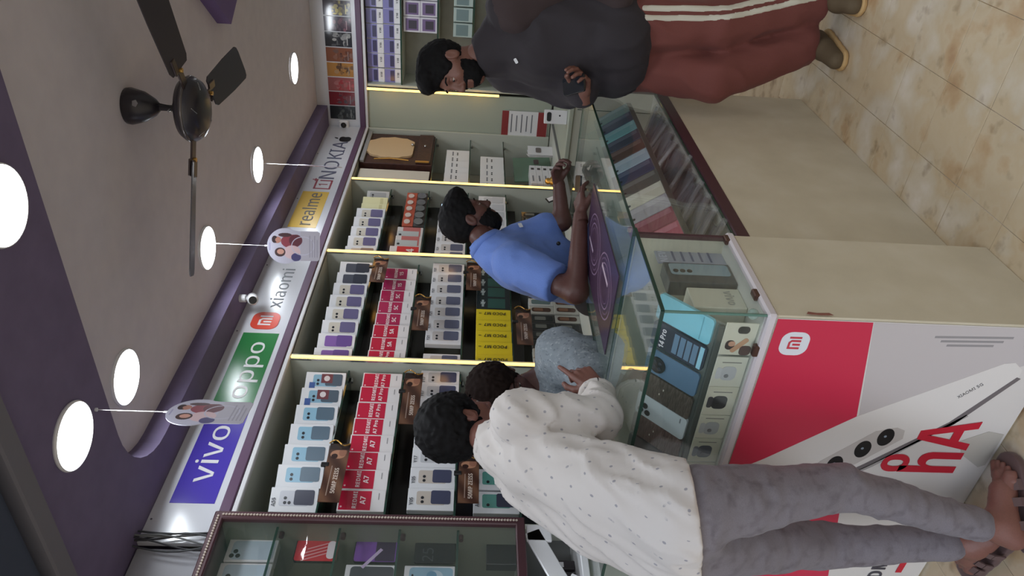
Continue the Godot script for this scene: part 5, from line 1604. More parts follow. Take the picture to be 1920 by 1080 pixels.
func head_into(st: SurfaceTool, xf: Transform3D) -> void:
	var f := Field.new(Vector3(-0.105, -0.20, -0.13), Vector3(0.105, 0.15, 0.135), 0.0042)
	f.egg(Vector3(0, 0.035, -0.012), Vector3(0.074, 0.090, 0.094), 0.02)
	f.egg(Vector3(0, -0.03, 0.028), Vector3(0.060, 0.082, 0.062), 0.03)
	f.egg(Vector3(0, -0.078, 0.038), Vector3(0.043, 0.034, 0.042), 0.03)
	f.cap(Vector3(0, -0.10, 0.062), Vector3(0, -0.101, 0.064), 0.016, 0.016, 0.02)
	f.cap(Vector3(-0.034, 0.030, 0.078), Vector3(0.034, 0.030, 0.078), 0.009, 0.009, 0.015)
	for s in [-1, 1]:
		f.cap(Vector3(s * 0.042, -0.018, 0.058), Vector3(s * 0.05, -0.012, 0.03), 0.018, 0.016, 0.02)
		f.egg(Vector3(s * 0.031, 0.006, 0.099), Vector3(0.018, 0.012, 0.018), 0.012, true)
	f.cap(Vector3(0, 0.018, 0.086), Vector3(0, -0.026, 0.106), 0.008, 0.012, 0.012)
	for s in [-1, 1]:
		f.cap(Vector3(s * 0.011, -0.03, 0.096), Vector3(s * 0.010, -0.03, 0.094), 0.0085, 0.0085, 0.006)
		f.egg(Vector3(s * 0.077, 0.0, -0.006), Vector3(0.011, 0.032, 0.020), 0.008)
		f.egg(Vector3(s * 0.088, 0.002, 0.0), Vector3(0.006, 0.018, 0.010), 0.006, true)
	f.cap(Vector3(-0.021, -0.055, 0.084), Vector3(0.021, -0.055, 0.084), 0.006, 0.006, 0.005)
	f.cap(Vector3(-0.018, -0.067, 0.083), Vector3(0.018, -0.067, 0.083), 0.007, 0.007, 0.005)
	f.cap(Vector3(0, -0.06, -0.025), Vector3(0, -0.20, -0.05), 0.052, 0.058, 0.03)
	f.net(xf, st)

func hair_mesh(kind: String) -> ArrayMesh:
	var f := Field.new(Vector3(-0.13, -0.15, -0.15), Vector3(0.13, 0.18, 0.14), 0.0055)
	var g := 0.014 if kind != "curly" else 0.022
	f.egg(Vector3(0, 0.038, -0.014), Vector3(0.074 + g * 0.8, 0.090 + g, 0.094 + g * 0.7), 0.02)
	if kind == "short":
		f.egg(Vector3(0, 0.105, 0.03), Vector3(0.062, 0.035, 0.06), 0.03)
	if kind == "quiff":
		f.egg(Vector3(0, 0.11, 0.05), Vector3(0.06, 0.04, 0.055), 0.03)
	if kind == "curly":
		f.egg(Vector3(0, 0.06, -0.03), Vector3(0.105, 0.1, 0.105), 0.03)
	# forehead, face and neck stay free
	f.egg(Vector3(0, -0.045, 0.085), Vector3(0.075, 0.105, 0.09), 0.01, true)
	f.egg(Vector3(0, -0.165, -0.02), Vector3(0.12, 0.10, 0.12), 0.01, true)
	for s in [-1, 1]:
		f.egg(Vector3(s * 0.09, -0.01, 0.005), Vector3(0.03, 0.036, 0.026), 0.008, true)
	f.rough(fold_noise(91, 42.0 if kind != "curly" else 38.0), 0.005 if kind != "curly" else 0.008)
	var st := new_st()
	f.net(Transform3D.IDENTITY, st)
	return st.commit()

func beard_mesh() -> ArrayMesh:
	var f := Field.new(Vector3(-0.1, -0.16, -0.05), Vector3(0.1, 0.03, 0.13), 0.0042)
	f.egg(Vector3(0, -0.03, 0.028), Vector3(0.0645, 0.087, 0.066), 0.02)
	f.egg(Vector3(0, -0.080, 0.038), Vector3(0.050, 0.043, 0.050), 0.02)
	f.egg(Vector3(0, 0.03, 0.07), Vector3(0.057, 0.075, 0.09), 0.012, true)
	f.egg(Vector3(0, 0.05, -0.06), Vector3(0.12, 0.075, 0.085), 0.01, true)
	f.cap(Vector3(-0.02, -0.058, 0.092), Vector3(0.02, -0.058, 0.092), 0.013, 0.013, 0.006, true)
	f.cap(Vector3(-0.026, -0.043, 0.084), Vector3(0.026, -0.043, 0.084), 0.007, 0.007, 0.004)
	f.rough(fold_noise(92, 60.0), 0.003)
	var st := new_st()
	f.net(Transform3D.IDENTITY, st)
	return st.commit()

func face_parts(body: Node3D, xf: Transform3D, hair: String, hair_mat: Material, beard := true) -> void:
	var h := part(body, "hair", hair_mesh(hair), hair_mat)
	h.transform = xf
	if beard:
		var b := part(body, "beard", beard_mesh(), hair_mat)
		b.transform = xf
	for s in [-1, 1]:
		var e := part(body, "eye", ball(0.0112), mat("eye_white", rgb(168, 156, 148), 0.3))
		e.transform = xf * Transform3D(Basis(), Vector3(s * 0.031, 0.005, 0.0735))
		part(e, "iris", ball(0.0066, 10), mat("iris", rgb(30, 20, 16), 0.3), Vector3(0, -0.001, 0.0066))
		part(e, "eyelid", ball(0.0122), body.material_override, Vector3(0, 0.0062, -0.0008))
		part(e, "eyelid", ball(0.0120), body.material_override, Vector3(0, -0.0078, -0.0012))
		var bw := part(body, "eyebrow", tube([Vector3(-0.018, -0.002, 0), Vector3(0, 0.003, 0.002), Vector3(0.018, -0.001, -0.006 )], 0.0034, 6), hair_mat)
		bw.transform = xf * Transform3D(Basis(Vector3(0, 1, 0), s * 0.2), Vector3(s * 0.032, 0.034, 0.0855))

# hand frame: +z along the fingers, palm faces -y, thumb on side s (+x or -x)
func hand_into(st: SurfaceTool, xf: Transform3D, s: float, curl: Array, spread := 0.0, thumb := 0.5) -> void:
	var f := Field.new(Vector3(-0.085, -0.11, -0.05), Vector3(0.085, 0.06, 0.20), 0.0036)
	f.cap(Vector3(0, 0, -0.045), Vector3(0, 0, 0.01), 0.024, 0.023, 0.01)
	var xs := [0.030, 0.010, -0.010, -0.028]
	var ls := [0.072, 0.080, 0.074, 0.058]
	for k in 4:
		var x: float = xs[k] * s
		f.cap(Vector3(x * 0.6, 0, 0.01), Vector3(x, 0.002, 0.082 - 0.006 * absf(k - 1.0)), 0.0145, 0.0105, 0.010)
	for k in 4:
		var x: float = xs[k] * s
		var p := Vector3(x, 0.002, 0.082 - 0.006 * absf(k - 1.0))
		var ang := 0.0
		var r := 0.0092 if k < 3 else 0.008
		for j in 3:
			ang += float(curl[k]) * [0.8, 1.0, 0.7][j]
			var l: float = ls[k] * [0.45, 0.31, 0.24][j]
			var dir := Vector3(x * spread * 8.0, -sin(ang), cos(ang)).normalized()
			var q := p + dir * l
			f.cap(p, q, r, r * 0.92, 0.002)
			p = q
			r *= 0.92
	var t0 := Vector3(s * 0.020, -0.008, 0.018)
	var t1 := Vector3(s * 0.046, -0.016 - 0.01 * thumb, 0.048)
	var t2 := t1 + Vector3(s * (0.022 - 0.03 * thumb), -0.016 * thumb, 0.028)
	var t3 := t2 + Vector3(s * (0.010 - 0.035 * thumb), -0.014 * thumb, 0.022)
	f.cap(t0, t1, 0.016, 0.012, 0.008)
	f.cap(t1, t2, 0.011, 0.010, 0.003)
	f.cap(t2, t3, 0.010, 0.008, 0.002)
	f.net(xf, st)

func aim(at: Vector3, fwd: Vector3, palm: Vector3, s := 1.0) -> Transform3D:
	var z := fwd.normalized()
	var x := (-palm).cross(z).normalized()
	var y := z.cross(x)
	return Transform3D(Basis(x, y, z).scaled_local(Vector3.ONE * s), at)

func skin_bones(f: Field, st: SurfaceTool) -> void:
	f.net(Transform3D.IDENTITY, st)

func V(x: float, y: float, z: float) -> Vector3:
	return Vector3(x, y, z)

func cloth(body: Node3D, called: String, list: Array, m: Material, k: float, seed_: int, amp: float, cuts: Array, sc := Vector3(6, 3, 6), cell := 0.0115, bumps := 0.6, turn := Basis.IDENTITY) -> MeshInstance3D:
	var f := bones(list, cell, k)
	f.rough(fold_noise(seed_ + 5, 1.0), amp * bumps * 0.5, sc * 0.4)
	f.ridge(fold_noise(seed_, 1.0), amp, sc, turn)
	for c in cuts:
		f.cut(c[0], c[1])
	var st := new_st()
	f.net(Transform3D.IDENTITY, st)
	return part(body, called, st.commit(), m)

func person(label: String, group := "") -> MeshInstance3D:
	var o := MeshInstance3D.new()
	o.name = numbered("person")
	add_child(o, true)
	tag(o, label, "person", group)
	return o

func build_people() -> void:
	man_in_jacket()
	man_in_blue()
	man_in_white()
	crouching_person()

func man_in_jacket() -> void:
	var b := person("man in black jacket and rust trousers holding a phone at counter end")
	b.material_override = M.skin_a
	var hx := head_frame(V(-0.985, 1.590, -3.08), V(-0.62, -0.16, 0.78), 0.04, 1.06)
	var st := new_st()
	var pel := V(-0.86, 0.90, -3.12)
	var sk := [[pel, V(-0.87, 1.2, -3.12), 0.11, 0.12], [V(-0.99, 1.38, -3.20), V(-0.72, 1.39, -3.04), 0.05, 0.05], [V(-0.87, 1.2, -3.12), V(-0.90, 1.44, -3.11), 0.1, 0.055], [V(-0.90, 1.44, -3.11), V(-0.965, 1.52, -3.095), 0.055, 0.052],
		[V(-1.01, 1.37, -3.21), V(-1.055, 1.09, -3.12), 0.048, 0.04], [V(-1.055, 1.09, -3.12), V(-1.025, 1.04, -2.945), 0.038, 0.027], [V(-0.69, 1.38, -3.02), V(-0.595, 1.10, -3.09), 0.048, 0.04], [V(-0.595, 1.10, -3.09), V(-0.68, 0.95, -3.02), 0.038, 0.027],
		[V(-0.94, 0.88, -3.14), V(-0.94, 0.50, -3.02), 0.085, 0.055], [V(-0.94, 0.50, -3.02), V(-0.80, 0.10, -3.13), 0.05, 0.035], [V(-0.77, 0.88, -3.07), V(-0.72, 0.50, -3.03), 0.085, 0.055], [V(-0.72, 0.50, -3.03), V(-0.63, 0.10, -3.12), 0.05, 0.035],
		[V(-0.80, 0.08, -3.13), V(-0.818, 0.05, -2.99), 0.03, 0.022], [V(-0.63, 0.08, -3.12), V(-0.612, 0.05, -3.0), 0.03, 0.022]]
	bones(sk, 0.014, 0.03).net(Transform3D.IDENTITY, st)
	head_into(st, hx)
	hand_into(st, aim(V(-1.005, 1.05, -2.925), V(0.85, 0.22, 0.35), V(-0.25, 0.75, 0.55), 1.08), -1.0, [0.55, 0.6, 0.65, 0.7], 0.0, 0.8)
	hand_into(st, aim(V(-0.69, 0.945, -3.03), V(-0.8, -0.3, -0.3), V(-0.1, 0.1, -0.9)), 1.0, [0.4, 0.4, 0.45, 0.5], 0.0, 0.5)
	b.mesh = st.commit()
	face_parts(b, hx, "quiff", M.hair_black)
	var jk := [[V(-0.86, 0.95, -3.10), V(-0.86, 1.22, -3.11), 0.168, 0.175], [V(-0.94, 0.92, -3.12), V(-0.93, 1.15, -3.14), 0.14, 0.14], [V(-0.77, 0.94, -3.06), V(-0.79, 1.2, -3.08), 0.14, 0.14], [V(-1.0, 1.355, -3.19), V(-0.73, 1.375, -3.04), 0.085, 0.085], [V(-0.86, 1.22, -3.11), V(-0.89, 1.38, -3.11), 0.16, 0.11],
		[V(-0.92, 1.43, -3.11), V(-0.94, 1.46, -3.10), 0.075, 0.07], [V(-1.02, 1.35, -3.20), V(-1.055, 1.10, -3.12), 0.085, 0.074], [V(-1.055, 1.10, -3.12), V(-1.03, 1.045, -2.965), 0.074, 0.05], [V(-0.90, 0.90, -3.04), V(-0.80, 0.92, -3.0), 0.13, 0.12]]
	var j := cloth(b, "jacket", jk, M.jacket_black, 0.05, 11, 0.010, [[V(0, 0.80, 0), V(0, -1, 0.0)], [V(-0.955, 1.49, -3.09), V(-0.35, 1, 0.1)]])
	cloth(j, "sleeve", [[V(-0.72, 1.35, -3.03), V(-0.595, 1.11, -3.09), 0.095, 0.078], [V(-0.595, 1.11, -3.09), V(-0.66, 0.95, -3.0), 0.074, 0.056]], M.jacket_brown, 0.03, 13, 0.009, [])
	part(j, "white_mark", rr(0.022, 0.012, 0.004, 0.002), M.white_card, V(-0.905, 1.335, -2.955), Vector3(0.1, 0.1, 0.6))
	part(j, "white_mark", rr(0.032, 0.012, 0.004, 0.002), col(rgb(140, 136, 156), 0.5), V(-0.995, 1.345, -3.065), Vector3(0.1, -0.6, 0.2))
	var zp := part(j, "zip", tube([V(-0.77, 0.93, -2.93), V(-0.755, 0.89, -2.925), V(-0.80, 0.86, -2.915)], 0.004, 6), M.gold)
	zp.name = "zip"
	var tr := [[V(-0.93, 0.88, -3.13), V(-0.935, 0.52, -2.98), 0.118, 0.084], [V(-0.935, 0.52, -2.98), V(-0.808, 0.14, -3.10), 0.092, 0.088], [V(-0.77, 0.88, -3.06), V(-0.73, 0.52, -3.03), 0.118, 0.086], [V(-0.73, 0.52, -3.03), V(-0.638, 0.14, -3.12), 0.090, 0.086], [V(-0.93, 0.90, -3.12), V(-0.78, 0.90, -3.07), 0.13, 0.13]]
	var t := cloth(b, "trousers", tr, M.trouser_rust, 0.022, 21, 0.011, [[V(0, 0.085, 0), V(0, -1, 0)]], Vector3(5, 3, 5))
	# two white side stripes on the outer leg
	for q in [[-0.012, 0.012], [0.024, 0.050]]:
		var sf := bones([tr[2], tr[3], tr[4]], 0.008, 0.022)
		sf.rough(fold_noise(26, 1.0), 0.009 * 0.6 * 0.5, Vector3(5, 3, 5) * 0.4)
		sf.ridge(fold_noise(21, 1.0), 0.011, Vector3(5, 3, 5))
		sf.grow(0.004)
		sf.band([V(-0.77, 0.9, -3.06), V(-0.73, 0.52, -3.03), V(-0.635, 0.1, -3.12)], V(0.87, 0, -0.49), V(0.49, 0, 0.87), q[0], q[1])
		sf.cut(V(0, 0.088, 0), V(0, -1, 0))
		sf.cut(V(0, 0.86, 0), V(0, 1, 0))
		var s4 := new_st()
		sf.net(Transform3D.IDENTITY, s4)
		part(t, "side_stripe", s4.commit(), col(rgb(206, 200, 182), 0.8))
	for s in [[V(-0.795, 0.0, -3.14), V(-0.828, 0.0, -2.925), "shoe"], [V(-0.625, 0.0, -3.13), V(-0.603, 0.0, -2.92), "shoe"]]:
		var a: Vector3 = s[0]
		var z: Vector3 = s[1]
		var d := (z - a).normalized()
		var f := bones([[a + V(0, 0.055, 0), a + d * 0.09 + V(0, 0.06, 0), 0.042, 0.042], [a + d * 0.09 + V(0, 0.055, 0), z - d * 0.03 + V(0, 0.038, 0), 0.043, 0.036], [a + d * 0.02 + V(0, 0.09, 0), a + d * 0.03 + V(0, 0.11, 0), 0.04, 0.042]], 0.007, 0.02)
		f.cut(V(0, 0.018, 0), V(0, -1, 0))
		var st2 := new_st()
		f.net(Transform3D.IDENTITY, st2)
		var sh := part(b, "shoe", st2.commit(), M.shoe_olive)
		var g := bones([[a + V(0, 0.02, 0), z - d * 0.035 + V(0, 0.02, 0), 0.048, 0.045]], 0.007, 0.01)
		g.cut(V(0, 0.022, 0), V(0, 1, 0))
		g.cut(V(0, 0.001, 0), V(0, -1, 0))
		var st3 := new_st()
		g.net(Transform3D.IDENTITY, st3)
		part(sh, "sole", st3.commit(), M.shoe_sole)
	var ph := thing("phone", "black phone held in the fingers of the man in black jacket", "phone", V(-0.97, 1.098, -2.90))
	ph.rotation = Vector3(-1.1, 0.2, 0.3)
	part(ph, "body", rr(0.072, 0.15, 0.012, 0.008), M.black_plastic, Vector3(0, 0, -0.004))
	part(ph, "screen", rr(0.066, 0.144, 0.01, 0.0006), col(rgb(30, 34, 40), 0.08), Vector3(0, 0, 0.0042))

func man_in_blue() -> void:
	var b := person("man in sky blue polo shirt leaning on the long glass counter")
	b.material_override = M.skin_b
	var hx := head_frame(V(-1.70, 1.485, -3.05), V(0.72, -0.46, -0.52), 0.0, 1.08)
	var st := new_st()
	var sk := [[V(-2.0, 0.88, -3.05), V(-1.89, 1.13, -2.96), 0.11, 0.12], [V(-1.89, 1.13, -2.96), V(-1.79, 1.35, -2.88), 0.11, 0.06], [V(-1.79, 1.35, -2.88), V(-1.735, 1.44, -2.98), 0.056, 0.056], [V(-1.72, 1.31, -2.71), V(-1.82, 1.31, -3.04), 0.05, 0.05],
		[V(-1.71, 1.30, -2.69), V(-1.675, 1.052, -2.46), 0.052, 0.046], [V(-1.675, 1.048, -2.46), V(-1.45, 1.036, -2.69), 0.048, 0.030], [V(-1.82, 1.30, -3.05), V(-1.70, 1.055, -3.09), 0.05, 0.045], [V(-1.70, 1.05, -3.09), V(-1.545, 1.075, -3.185), 0.042, 0.030],
		[V(-2.03, 0.86, -2.97), V(-2.03, 0.48, -2.95), 0.085, 0.055], [V(-2.03, 0.48, -2.95), V(-2.06, 0.08, -2.95), 0.05, 0.035], [V(-2.05, 0.86, -3.13), V(-2.02, 0.48, -3.17), 0.085, 0.055], [V(-2.02, 0.48, -3.17), V(-2.06, 0.08, -3.17), 0.05, 0.035], [V(-2.06, 0.06, -2.95), V(-1.92, 0.035, -2.96), 0.035, 0.03], [V(-2.06, 0.06, -3.17), V(-1.92, 0.035, -3.18), 0.035, 0.03]]
	bones(sk, 0.013, 0.03).net(Transform3D.IDENTITY, st)
	head_into(st, hx)
	hand_into(st, aim(V(-1.44, 1.032, -2.70), V(0.28, 0.03, -0.62), V(-0.35, -0.9, 0.1), 1.05), -1.0, [0.30, 0.34, 0.38, 0.42], 0.0, 0.7)
	hand_into(st, aim(V(-1.54, 1.078, -3.19), V(0.72, 0.15, 0.12), V(0.1, -0.75, 0.65), 1.05), 1.0, [0.75, 0.7, 0.65, 0.6], 0.0, 0.9)
	b.mesh = st.commit()
	face_parts(b, hx, "quiff", M.hair_black)
	var sh := [[V(-1.99, 0.90, -3.05), V(-1.89, 1.11, -2.97), 0.145, 0.145], [V(-1.89, 1.11, -2.97), V(-1.82, 1.26, -2.88), 0.145, 0.125], [V(-1.86, 1.12, -2.88), V(-1.79, 1.24, -2.80), 0.11, 0.10], [V(-1.89, 1.12, -3.02), V(-1.83, 1.24, -3.0), 0.11, 0.11], [V(-1.715, 1.295, -2.72), V(-1.82, 1.30, -3.03), 0.082, 0.082], [V(-1.705, 1.29, -2.70), V(-1.685, 1.13, -2.54), 0.088, 0.08], [V(-1.82, 1.29, -3.05), V(-1.74, 1.13, -3.08), 0.082, 0.075], [V(-1.79, 1.34, -2.88), V(-1.775, 1.365, -2.905), 0.085, 0.078], [V(-1.785, 1.36, -2.88), V(-1.752, 1.425, -2.95), 0.076, 0.070]]
	var s := cloth(b, "polo_shirt", sh, M.shirt_blue, 0.045, 31, 0.008, [[V(-1.682, 1.115, -2.53), V(0.05, -0.75, 0.66)], [V(0, 0.80, 0), V(0, -1, 0)], [V(-1.748, 1.432, -2.962), V(0.5, 0.62, -0.6)]], Vector3(6, 4, 6))
	# collar standing round the neck
	var cp := []
	for k in 17:
		var a := 0.45 + (TAU - 0.9) * k / 16.0
		cp.append(V(-1.758, 1.412, -2.935) + V(0.3, -0.79, -0.55) * (cos(a) * 0.070) + V(0.88, 0, 0.48) * (sin(a) * 0.074))
	part(s, "collar", tube(cp, 0.019, 8), M.shirt_blue)
	part(s, "white_label", rr(0.03, 0.018, 0.003, 0.002), M.white_card, V(-1.685, 1.255, -3.005), Vector3(0, 1.4, 0.3))
	part(s, "button", ball(0.010, 10), M.black_plastic, V(-1.70, 1.085, -2.88))
	var tr := [[V(-2.03, 0.87, -2.97), V(-2.03, 0.48, -2.95), 0.11, 0.08], [V(-2.03, 0.48, -2.95), V(-2.06, 0.12, -2.95), 0.08, 0.065], [V(-2.04, 0.87, -3.13), V(-2.02, 0.48, -3.17), 0.11, 0.08], [V(-2.02, 0.48, -3.17), V(-2.06, 0.12, -3.17), 0.08, 0.065]]
	cloth(b, "trousers", tr, M.dark_cloth, 0.04, 33, 0.006, [[V(0, 0.07, 0), V(0, -1, 0)]], Vector3(6, 4, 6), 0.016)

func man_in_white() -> void:
	var b := person("man in dotted white shirt and grey jeans bent over the corner counter")
	b.material_override = M.skin_c
	var hx := head_frame(V(-1.675, 1.475, -1.675), V(0.20, -0.40, -0.95), 0.05, 1.0)
	var st := new_st()
	var sk := [[V(-1.45, 0.95, -1.14), V(-1.51, 1.12, -1.26), 0.085, 0.08], [V(-1.51, 1.12, -1.26), V(-1.59, 1.35, -1.50), 0.08, 0.06], [V(-1.58, 1.36, -1.50), V(-1.635, 1.42, -1.60), 0.056, 0.052], [V(-1.43, 1.35, -1.47), V(-1.72, 1.33, -1.56), 0.045, 0.045],
		[V(-1.425, 1.355, -1.47), V(-1.446, 1.095, -1.50), 0.044, 0.038], [V(-1.446, 1.092, -1.50), V(-1.50, 1.082, -1.68), 0.036, 0.026], [V(-1.73, 1.33, -1.56), V(-1.90, 1.12, -1.56), 0.046, 0.04], [V(-1.90, 1.115, -1.56), V(-1.82, 1.085, -1.74), 0.038, 0.027],
		[V(-1.36, 0.92, -1.14), V(-1.367, 0.54, -1.20), 0.07, 0.042], [V(-1.367, 0.54, -1.20), V(-1.505, 0.10, -1.20), 0.042, 0.033], [V(-1.53, 0.90, -1.16), V(-1.66, 0.48, -1.25), 0.07, 0.045], [V(-1.66, 0.48, -1.25), V(-1.625, 0.10, -1.24), 0.044, 0.033]]
	# feet with toes: right points away to the counter, left points along it
	for ft in [[V(-1.50, 0.08, -1.20), V(0.46, 0, -0.80)], [V(-1.62, 0.08, -1.24), V(-0.94, 0, -0.22)]]:
		var a: Vector3 = ft[0]
		var d: Vector3 = ft[1].normalized()
		var r := d.cross(Vector3.UP)
		sk.append([a, a + d * 0.09 - V(0, 0.03, 0), 0.036, 0.034])
		sk.append([a - d * 0.03 - V(0, 0.025, 0), a, 0.032, 0.036])
	bones(sk, 0.012, 0.03).net(Transform3D.IDENTITY, st)
	for ft in [[V(-1.50, 0.08, -1.20), V(0.46, 0, -0.80), 1.0], [V(-1.62, 0.08, -1.24), V(-0.94, 0, -0.22), -1.0]]:
		var a: Vector3 = ft[0]
		var d: Vector3 = ft[1].normalized()
		var r := d.cross(Vector3.UP) * float(ft[2])
		var tl := []
		tl.append([a + d * 0.06 - V(0, 0.025, 0), a + d * 0.135 - V(0, 0.043, 0) - r * 0.012, 0.03, 0.018])
		tl.append([a + d * 0.06 - V(0, 0.025, 0), a + d * 0.125 - V(0, 0.043, 0) + r * 0.022, 0.03, 0.016])
		for k in 5:
			var x := -0.030 + 0.0155 * k
			var l: float = [0.036, 0.036, 0.032, 0.027, 0.021][k]
			var p0 := a + d * (0.135 - 0.004 * k * k * 0.4) - V(0, 0.044, 0) + r * x
			tl.append([p0, p0 + d * l - V(0, 0.006, 0), 0.0115 if k == 0 else 0.0085, 0.0105 if k == 0 else 0.0075])
		var f := bones(tl, 0.004, 0.004, 0.03)
		f.net(Transform3D.IDENTITY, st)
	head_into(st, hx)
	hand_into(st, aim(V(-1.503, 1.084, -1.69), V(0.02, 0.55, -0.80), V(-0.95, -0.1, -0.2), 1.0), 1.0, [0.12, 0.75, 0.8, 0.8], 0.0, 0.4)
	hand_into(st, aim(V(-1.82, 1.08, -1.745), V(0.3, -0.05, -0.9), V(0, -1, 0), 1.0), 1.0, [0.2, 0.2, 0.25, 0.3], 0.0, 0.3)
	b.mesh = st.commit()
	face_parts(b, hx, "curly", M.hair_black, false)
	var sh := [[V(-1.40, 0.96, -1.13), V(-1.458, 1.11, -1.25), 0.122, 0.108], [V(-1.51, 0.95, -1.15), V(-1.562, 1.11, -1.27), 0.125, 0.11], [V(-1.458, 1.11, -1.25), V(-1.53, 1.27, -1.41), 0.108, 0.10], [V(-1.562, 1.11, -1.27), V(-1.645, 1.27, -1.45), 0.11, 0.102], [V(-1.44, 1.335, -1.475), V(-1.71, 1.32, -1.555), 0.072, 0.074], [V(-1.545, 1.28, -1.43), V(-1.59, 1.36, -1.52), 0.10, 0.075],
		[V(-1.43, 1.335, -1.475), V(-1.446, 1.118, -1.50), 0.067, 0.058], [V(-1.446, 1.112, -1.50), V(-1.492, 1.09, -1.635), 0.057, 0.044], [V(-1.72, 1.31, -1.56), V(-1.89, 1.13, -1.56), 0.072, 0.062], [V(-1.89, 1.125, -1.56), V(-1.83, 1.095, -1.70), 0.06, 0.046], [V(-1.59, 1.37, -1.51), V(-1.615, 1.395, -1.555), 0.07, 0.064]]
	var s := cloth(b, "shirt", sh, M.shirt_dotted, 0.024, 41, 0.012, [[V(-1.45, 0.925, -1.13), V(0.22, -1, 0.05)], [V(-1.494, 1.09, -1.645), V(-0.34, -0.06, -0.88)], [V(-1.622, 1.41, -1.575), V(-0.35, 0.6, -0.7)]], Vector3(9.0, 1.3, 9.0), 0.0085, 0.4, Basis(Quaternion(V(-0.10, -0.72, 0.69).normalized(), Vector3.UP)))
	# rolled cuff
	var cf := []
	for k in 17:
		var a := TAU * k / 16.0
		cf.append(V(-1.496, 1.09, -1.648) + V(0.93, 0.05, -0.36) * (cos(a) * 0.042) + V(0, 1, 0.06) * (sin(a) * 0.046))
	part(s, "rolled_cuff", tube(cf, 0.0135, 8), M.shirt_dotted)
	var co := []
	for k in 13:
		var a := -0.6 + 4.4 * k / 12.0
		co.append(V(-1.61, 1.395, -1.555) + V(0.96, 0.1, 0.2) * (cos(a) * 0.062) + V(0.15, 0.75, 0.62) * (sin(a) * 0.06))
	part(s, "collar", tube(co, 0.015, 8), M.shirt_dotted)
	var tr := [[V(-1.375, 0.92, -1.14), V(-1.365, 0.56, -1.20), 0.092, 0.052], [V(-1.365, 0.56, -1.20), V(-1.495, 0.15, -1.20), 0.053, 0.040], [V(-1.525, 0.91, -1.155), V(-1.662, 0.49, -1.25), 0.098, 0.056], [V(-1.662, 0.49, -1.25), V(-1.632, 0.15, -1.24), 0.056, 0.042], [V(-1.41, 0.96, -1.13), V(-1.50, 0.95, -1.15), 0.10, 0.10]]
	cloth(b, "jeans", tr, M.denim, 0.022, 51, 0.006, [[V(0, 0.105, 0), V(0, -1, 0)], [V(0, 1.03, 0), V(0, 1, 0)]], Vector3(5, 8, 5), 0.0095)
	# strap sandals
	for ft in [[V(-1.50, 0.0, -1.20), V(0.46, 0, -0.80), 1.0], [V(-1.62, 0.0, -1.24), V(-0.94, 0, -0.22), -1.0]]:
		var a: Vector3 = ft[0]
		var d: Vector3 = ft[1].normalized()
		var r := d.cross(Vector3.UP) * float(ft[2])
		var g := bones([[a - d * 0.035 + V(0, 0.012, 0), a + d * 0.05 + V(0, 0.012, 0), 0.040, 0.042], [a + d * 0.05 + V(0, 0.012, 0), a + d * 0.145 + V(0, 0.012, 0), 0.044, 0.050]], 0.006, 0.01)
		g.cut(V(0, 0.024, 0), V(0, 1, 0))
		g.cut(V(0, 0.001, 0), V(0, -1, 0))
		var st3 := new_st()
		g.net(Transform3D.IDENTITY, st3)
		var so := part(b, "sandal", st3.commit(), M.sandal_brown)
		for q in [[0.10, 0.044, 0.020, 0.050], [0.055, 0.047, 0.026, 0.066], [-0.005, 0.046, 0.036, 0.088]]:
			var sp := []
			for k in 9:
				var t := PI * k / 8.0
				sp.append(a + d * (q[0] + 0.0) + r * (cos(t) * q[1]) + V(0, 0.02 + sin(t) * (q[3] - 0.012), 0))
			part(so, "strap", strap(sp, d, 0.028 if q[0] > 0.08 else 0.022), M.sandal_brown)

# flat band along points, width along w
func strap(pts: Array, w: Vector3, width: float) -> ArrayMesh:
	var st := new_st()
	var h := w * width / 2.0
	for i in pts.size() - 1:
		var a: Vector3 = pts[i]
		var b: Vector3 = pts[i + 1]
		var n := (b - a).cross(w).normalized()
		for s in [0.0, 0.004]:
			var o: Vector3 = n * s
			quad(st, [a - h + o, a + h + o, b + h + o, b - h + o], n if s > 0 else -n)
		quad(st, [a - h, b - h, b - h + n * 0.004, a - h + n * 0.004], -w)
		quad(st, [a + h, b + h, b + h + n * 0.004, a + h + n * 0.004], w)
	return st.commit()

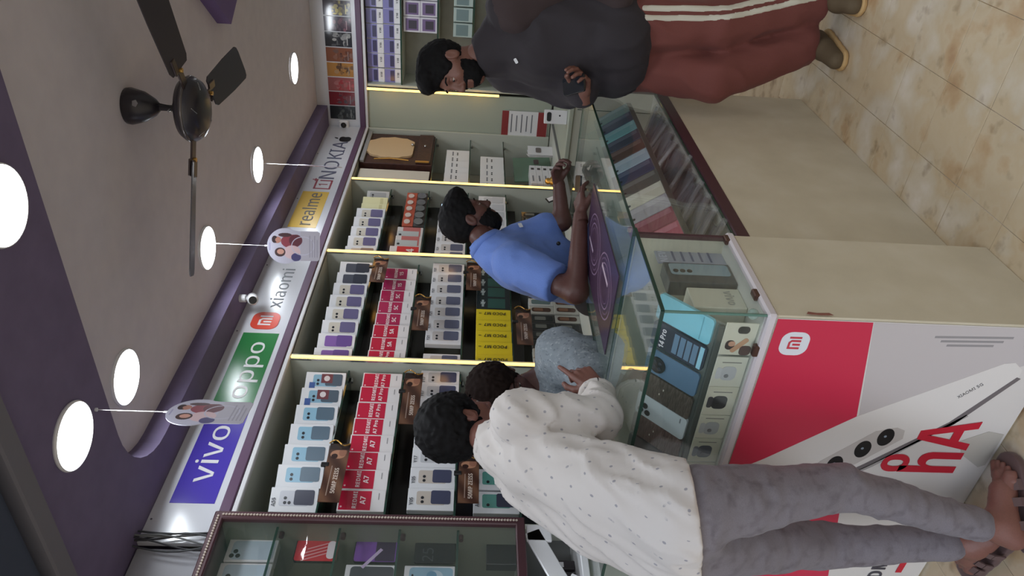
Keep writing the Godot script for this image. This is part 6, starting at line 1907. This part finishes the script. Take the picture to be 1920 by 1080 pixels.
func crouching_person() -> void:
	var b := person("brown haired person in grey patterned clothes stooping behind the corner counter")
	b.material_override = M.skin_d
	var hx := head_frame(V(-2.0, 1.315, -2.22), V(0.42, -0.55, 0.72), -0.1, 1.0)
	var st := new_st()
	var sk := [[V(-2.08, 0.80, -2.45), V(-2.02, 1.0, -2.36), 0.11, 0.11], [V(-2.02, 1.0, -2.36), V(-1.99, 1.17, -2.27), 0.11, 0.06], [V(-1.99, 1.17, -2.27), V(-1.995, 1.24, -2.24), 0.05, 0.05], [V(-1.83, 1.14, -2.28), V(-2.13, 1.13, -2.24), 0.05, 0.05],
		[V(-1.83, 1.13, -2.27), V(-1.80, 0.98, -2.06), 0.046, 0.04], [V(-1.80, 0.98, -2.06), V(-1.77, 1.06, -1.86), 0.038, 0.027], [V(-2.13, 1.12, -2.24), V(-2.15, 0.95, -2.06), 0.046, 0.04], [V(-2.15, 0.95, -2.06), V(-2.02, 1.07, -1.82), 0.038, 0.027],
		[V(-2.02, 0.78, -2.47), V(-1.98, 0.45, -2.35), 0.08, 0.05], [V(-1.98, 0.45, -2.35), V(-2.0, 0.08, -2.45), 0.05, 0.035], [V(-2.13, 0.78, -2.45), V(-2.13, 0.45, -2.30), 0.08, 0.05], [V(-2.13, 0.45, -2.30), V(-2.13, 0.08, -2.42), 0.05, 0.035], [V(-2.0, 0.05, -2.45), V(-1.97, 0.035, -2.32), 0.033, 0.03], [V(-2.13, 0.05, -2.42), V(-2.12, 0.035, -2.29), 0.033, 0.03]]
	bones(sk, 0.014, 0.03).net(Transform3D.IDENTITY, st)
	head_into(st, hx)
	hand_into(st, aim(V(-1.77, 1.06, -1.855), V(0.3, 0.0, 0.9), V(0, -1, 0)), -1.0, [0.35, 0.35, 0.4, 0.4], 0.0, 0.5)
	hand_into(st, aim(V(-2.02, 1.07, -1.815), V(0.3, 0.0, 0.9), V(0, -1, 0)), 1.0, [0.35, 0.35, 0.4, 0.4], 0.0, 0.5)
	b.mesh = st.commit()
	face_parts(b, hx, "curly", M.hair_brown, false)
	var sh := [[V(-2.07, 0.82, -2.44), V(-2.01, 1.02, -2.34), 0.15, 0.15], [V(-1.90, 1.0, -2.26), V(-1.82, 1.04, -2.18), 0.12, 0.095], [V(-1.85, 1.12, -2.27), V(-2.12, 1.11, -2.24), 0.085, 0.08], [V(-1.83, 1.11, -2.26), V(-1.79, 1.01, -2.07), 0.09, 0.075], [V(-1.79, 1.01, -2.07), V(-1.765, 1.065, -1.92), 0.075, 0.05], [V(-2.13, 1.1, -2.23), V(-2.15, 0.97, -2.07), 0.08, 0.07], [V(-2.15, 0.97, -2.07), V(-2.05, 1.06, -1.87), 0.066, 0.05], [V(-2.08, 0.8, -2.44), V(-2.05, 0.55, -2.38), 0.14, 0.135]]
	cloth(b, "patterned_tunic", sh, M.kurta_grey, 0.03, 61, 0.013, [[V(0, 0.45, 0), V(0, -1, 0)], [V(-1.993, 1.205, -2.25), V(0, 1, 0.2)]], Vector3(10, 3, 10), 0.011)
	cloth(b, "trousers", [[V(-2.02, 0.75, -2.46), V(-1.98, 0.45, -2.36), 0.09, 0.07], [V(-1.98, 0.45, -2.36), V(-2.0, 0.12, -2.45), 0.07, 0.06], [V(-2.13, 0.75, -2.44), V(-2.13, 0.45, -2.31), 0.09, 0.07], [V(-2.13, 0.45, -2.31), V(-2.13, 0.12, -2.42), 0.07, 0.06]], M.dark_cloth, 0.03, 63, 0.005, [[V(0, 0.07, 0), V(0, -1, 0)]], Vector3(6, 4, 6), 0.016)
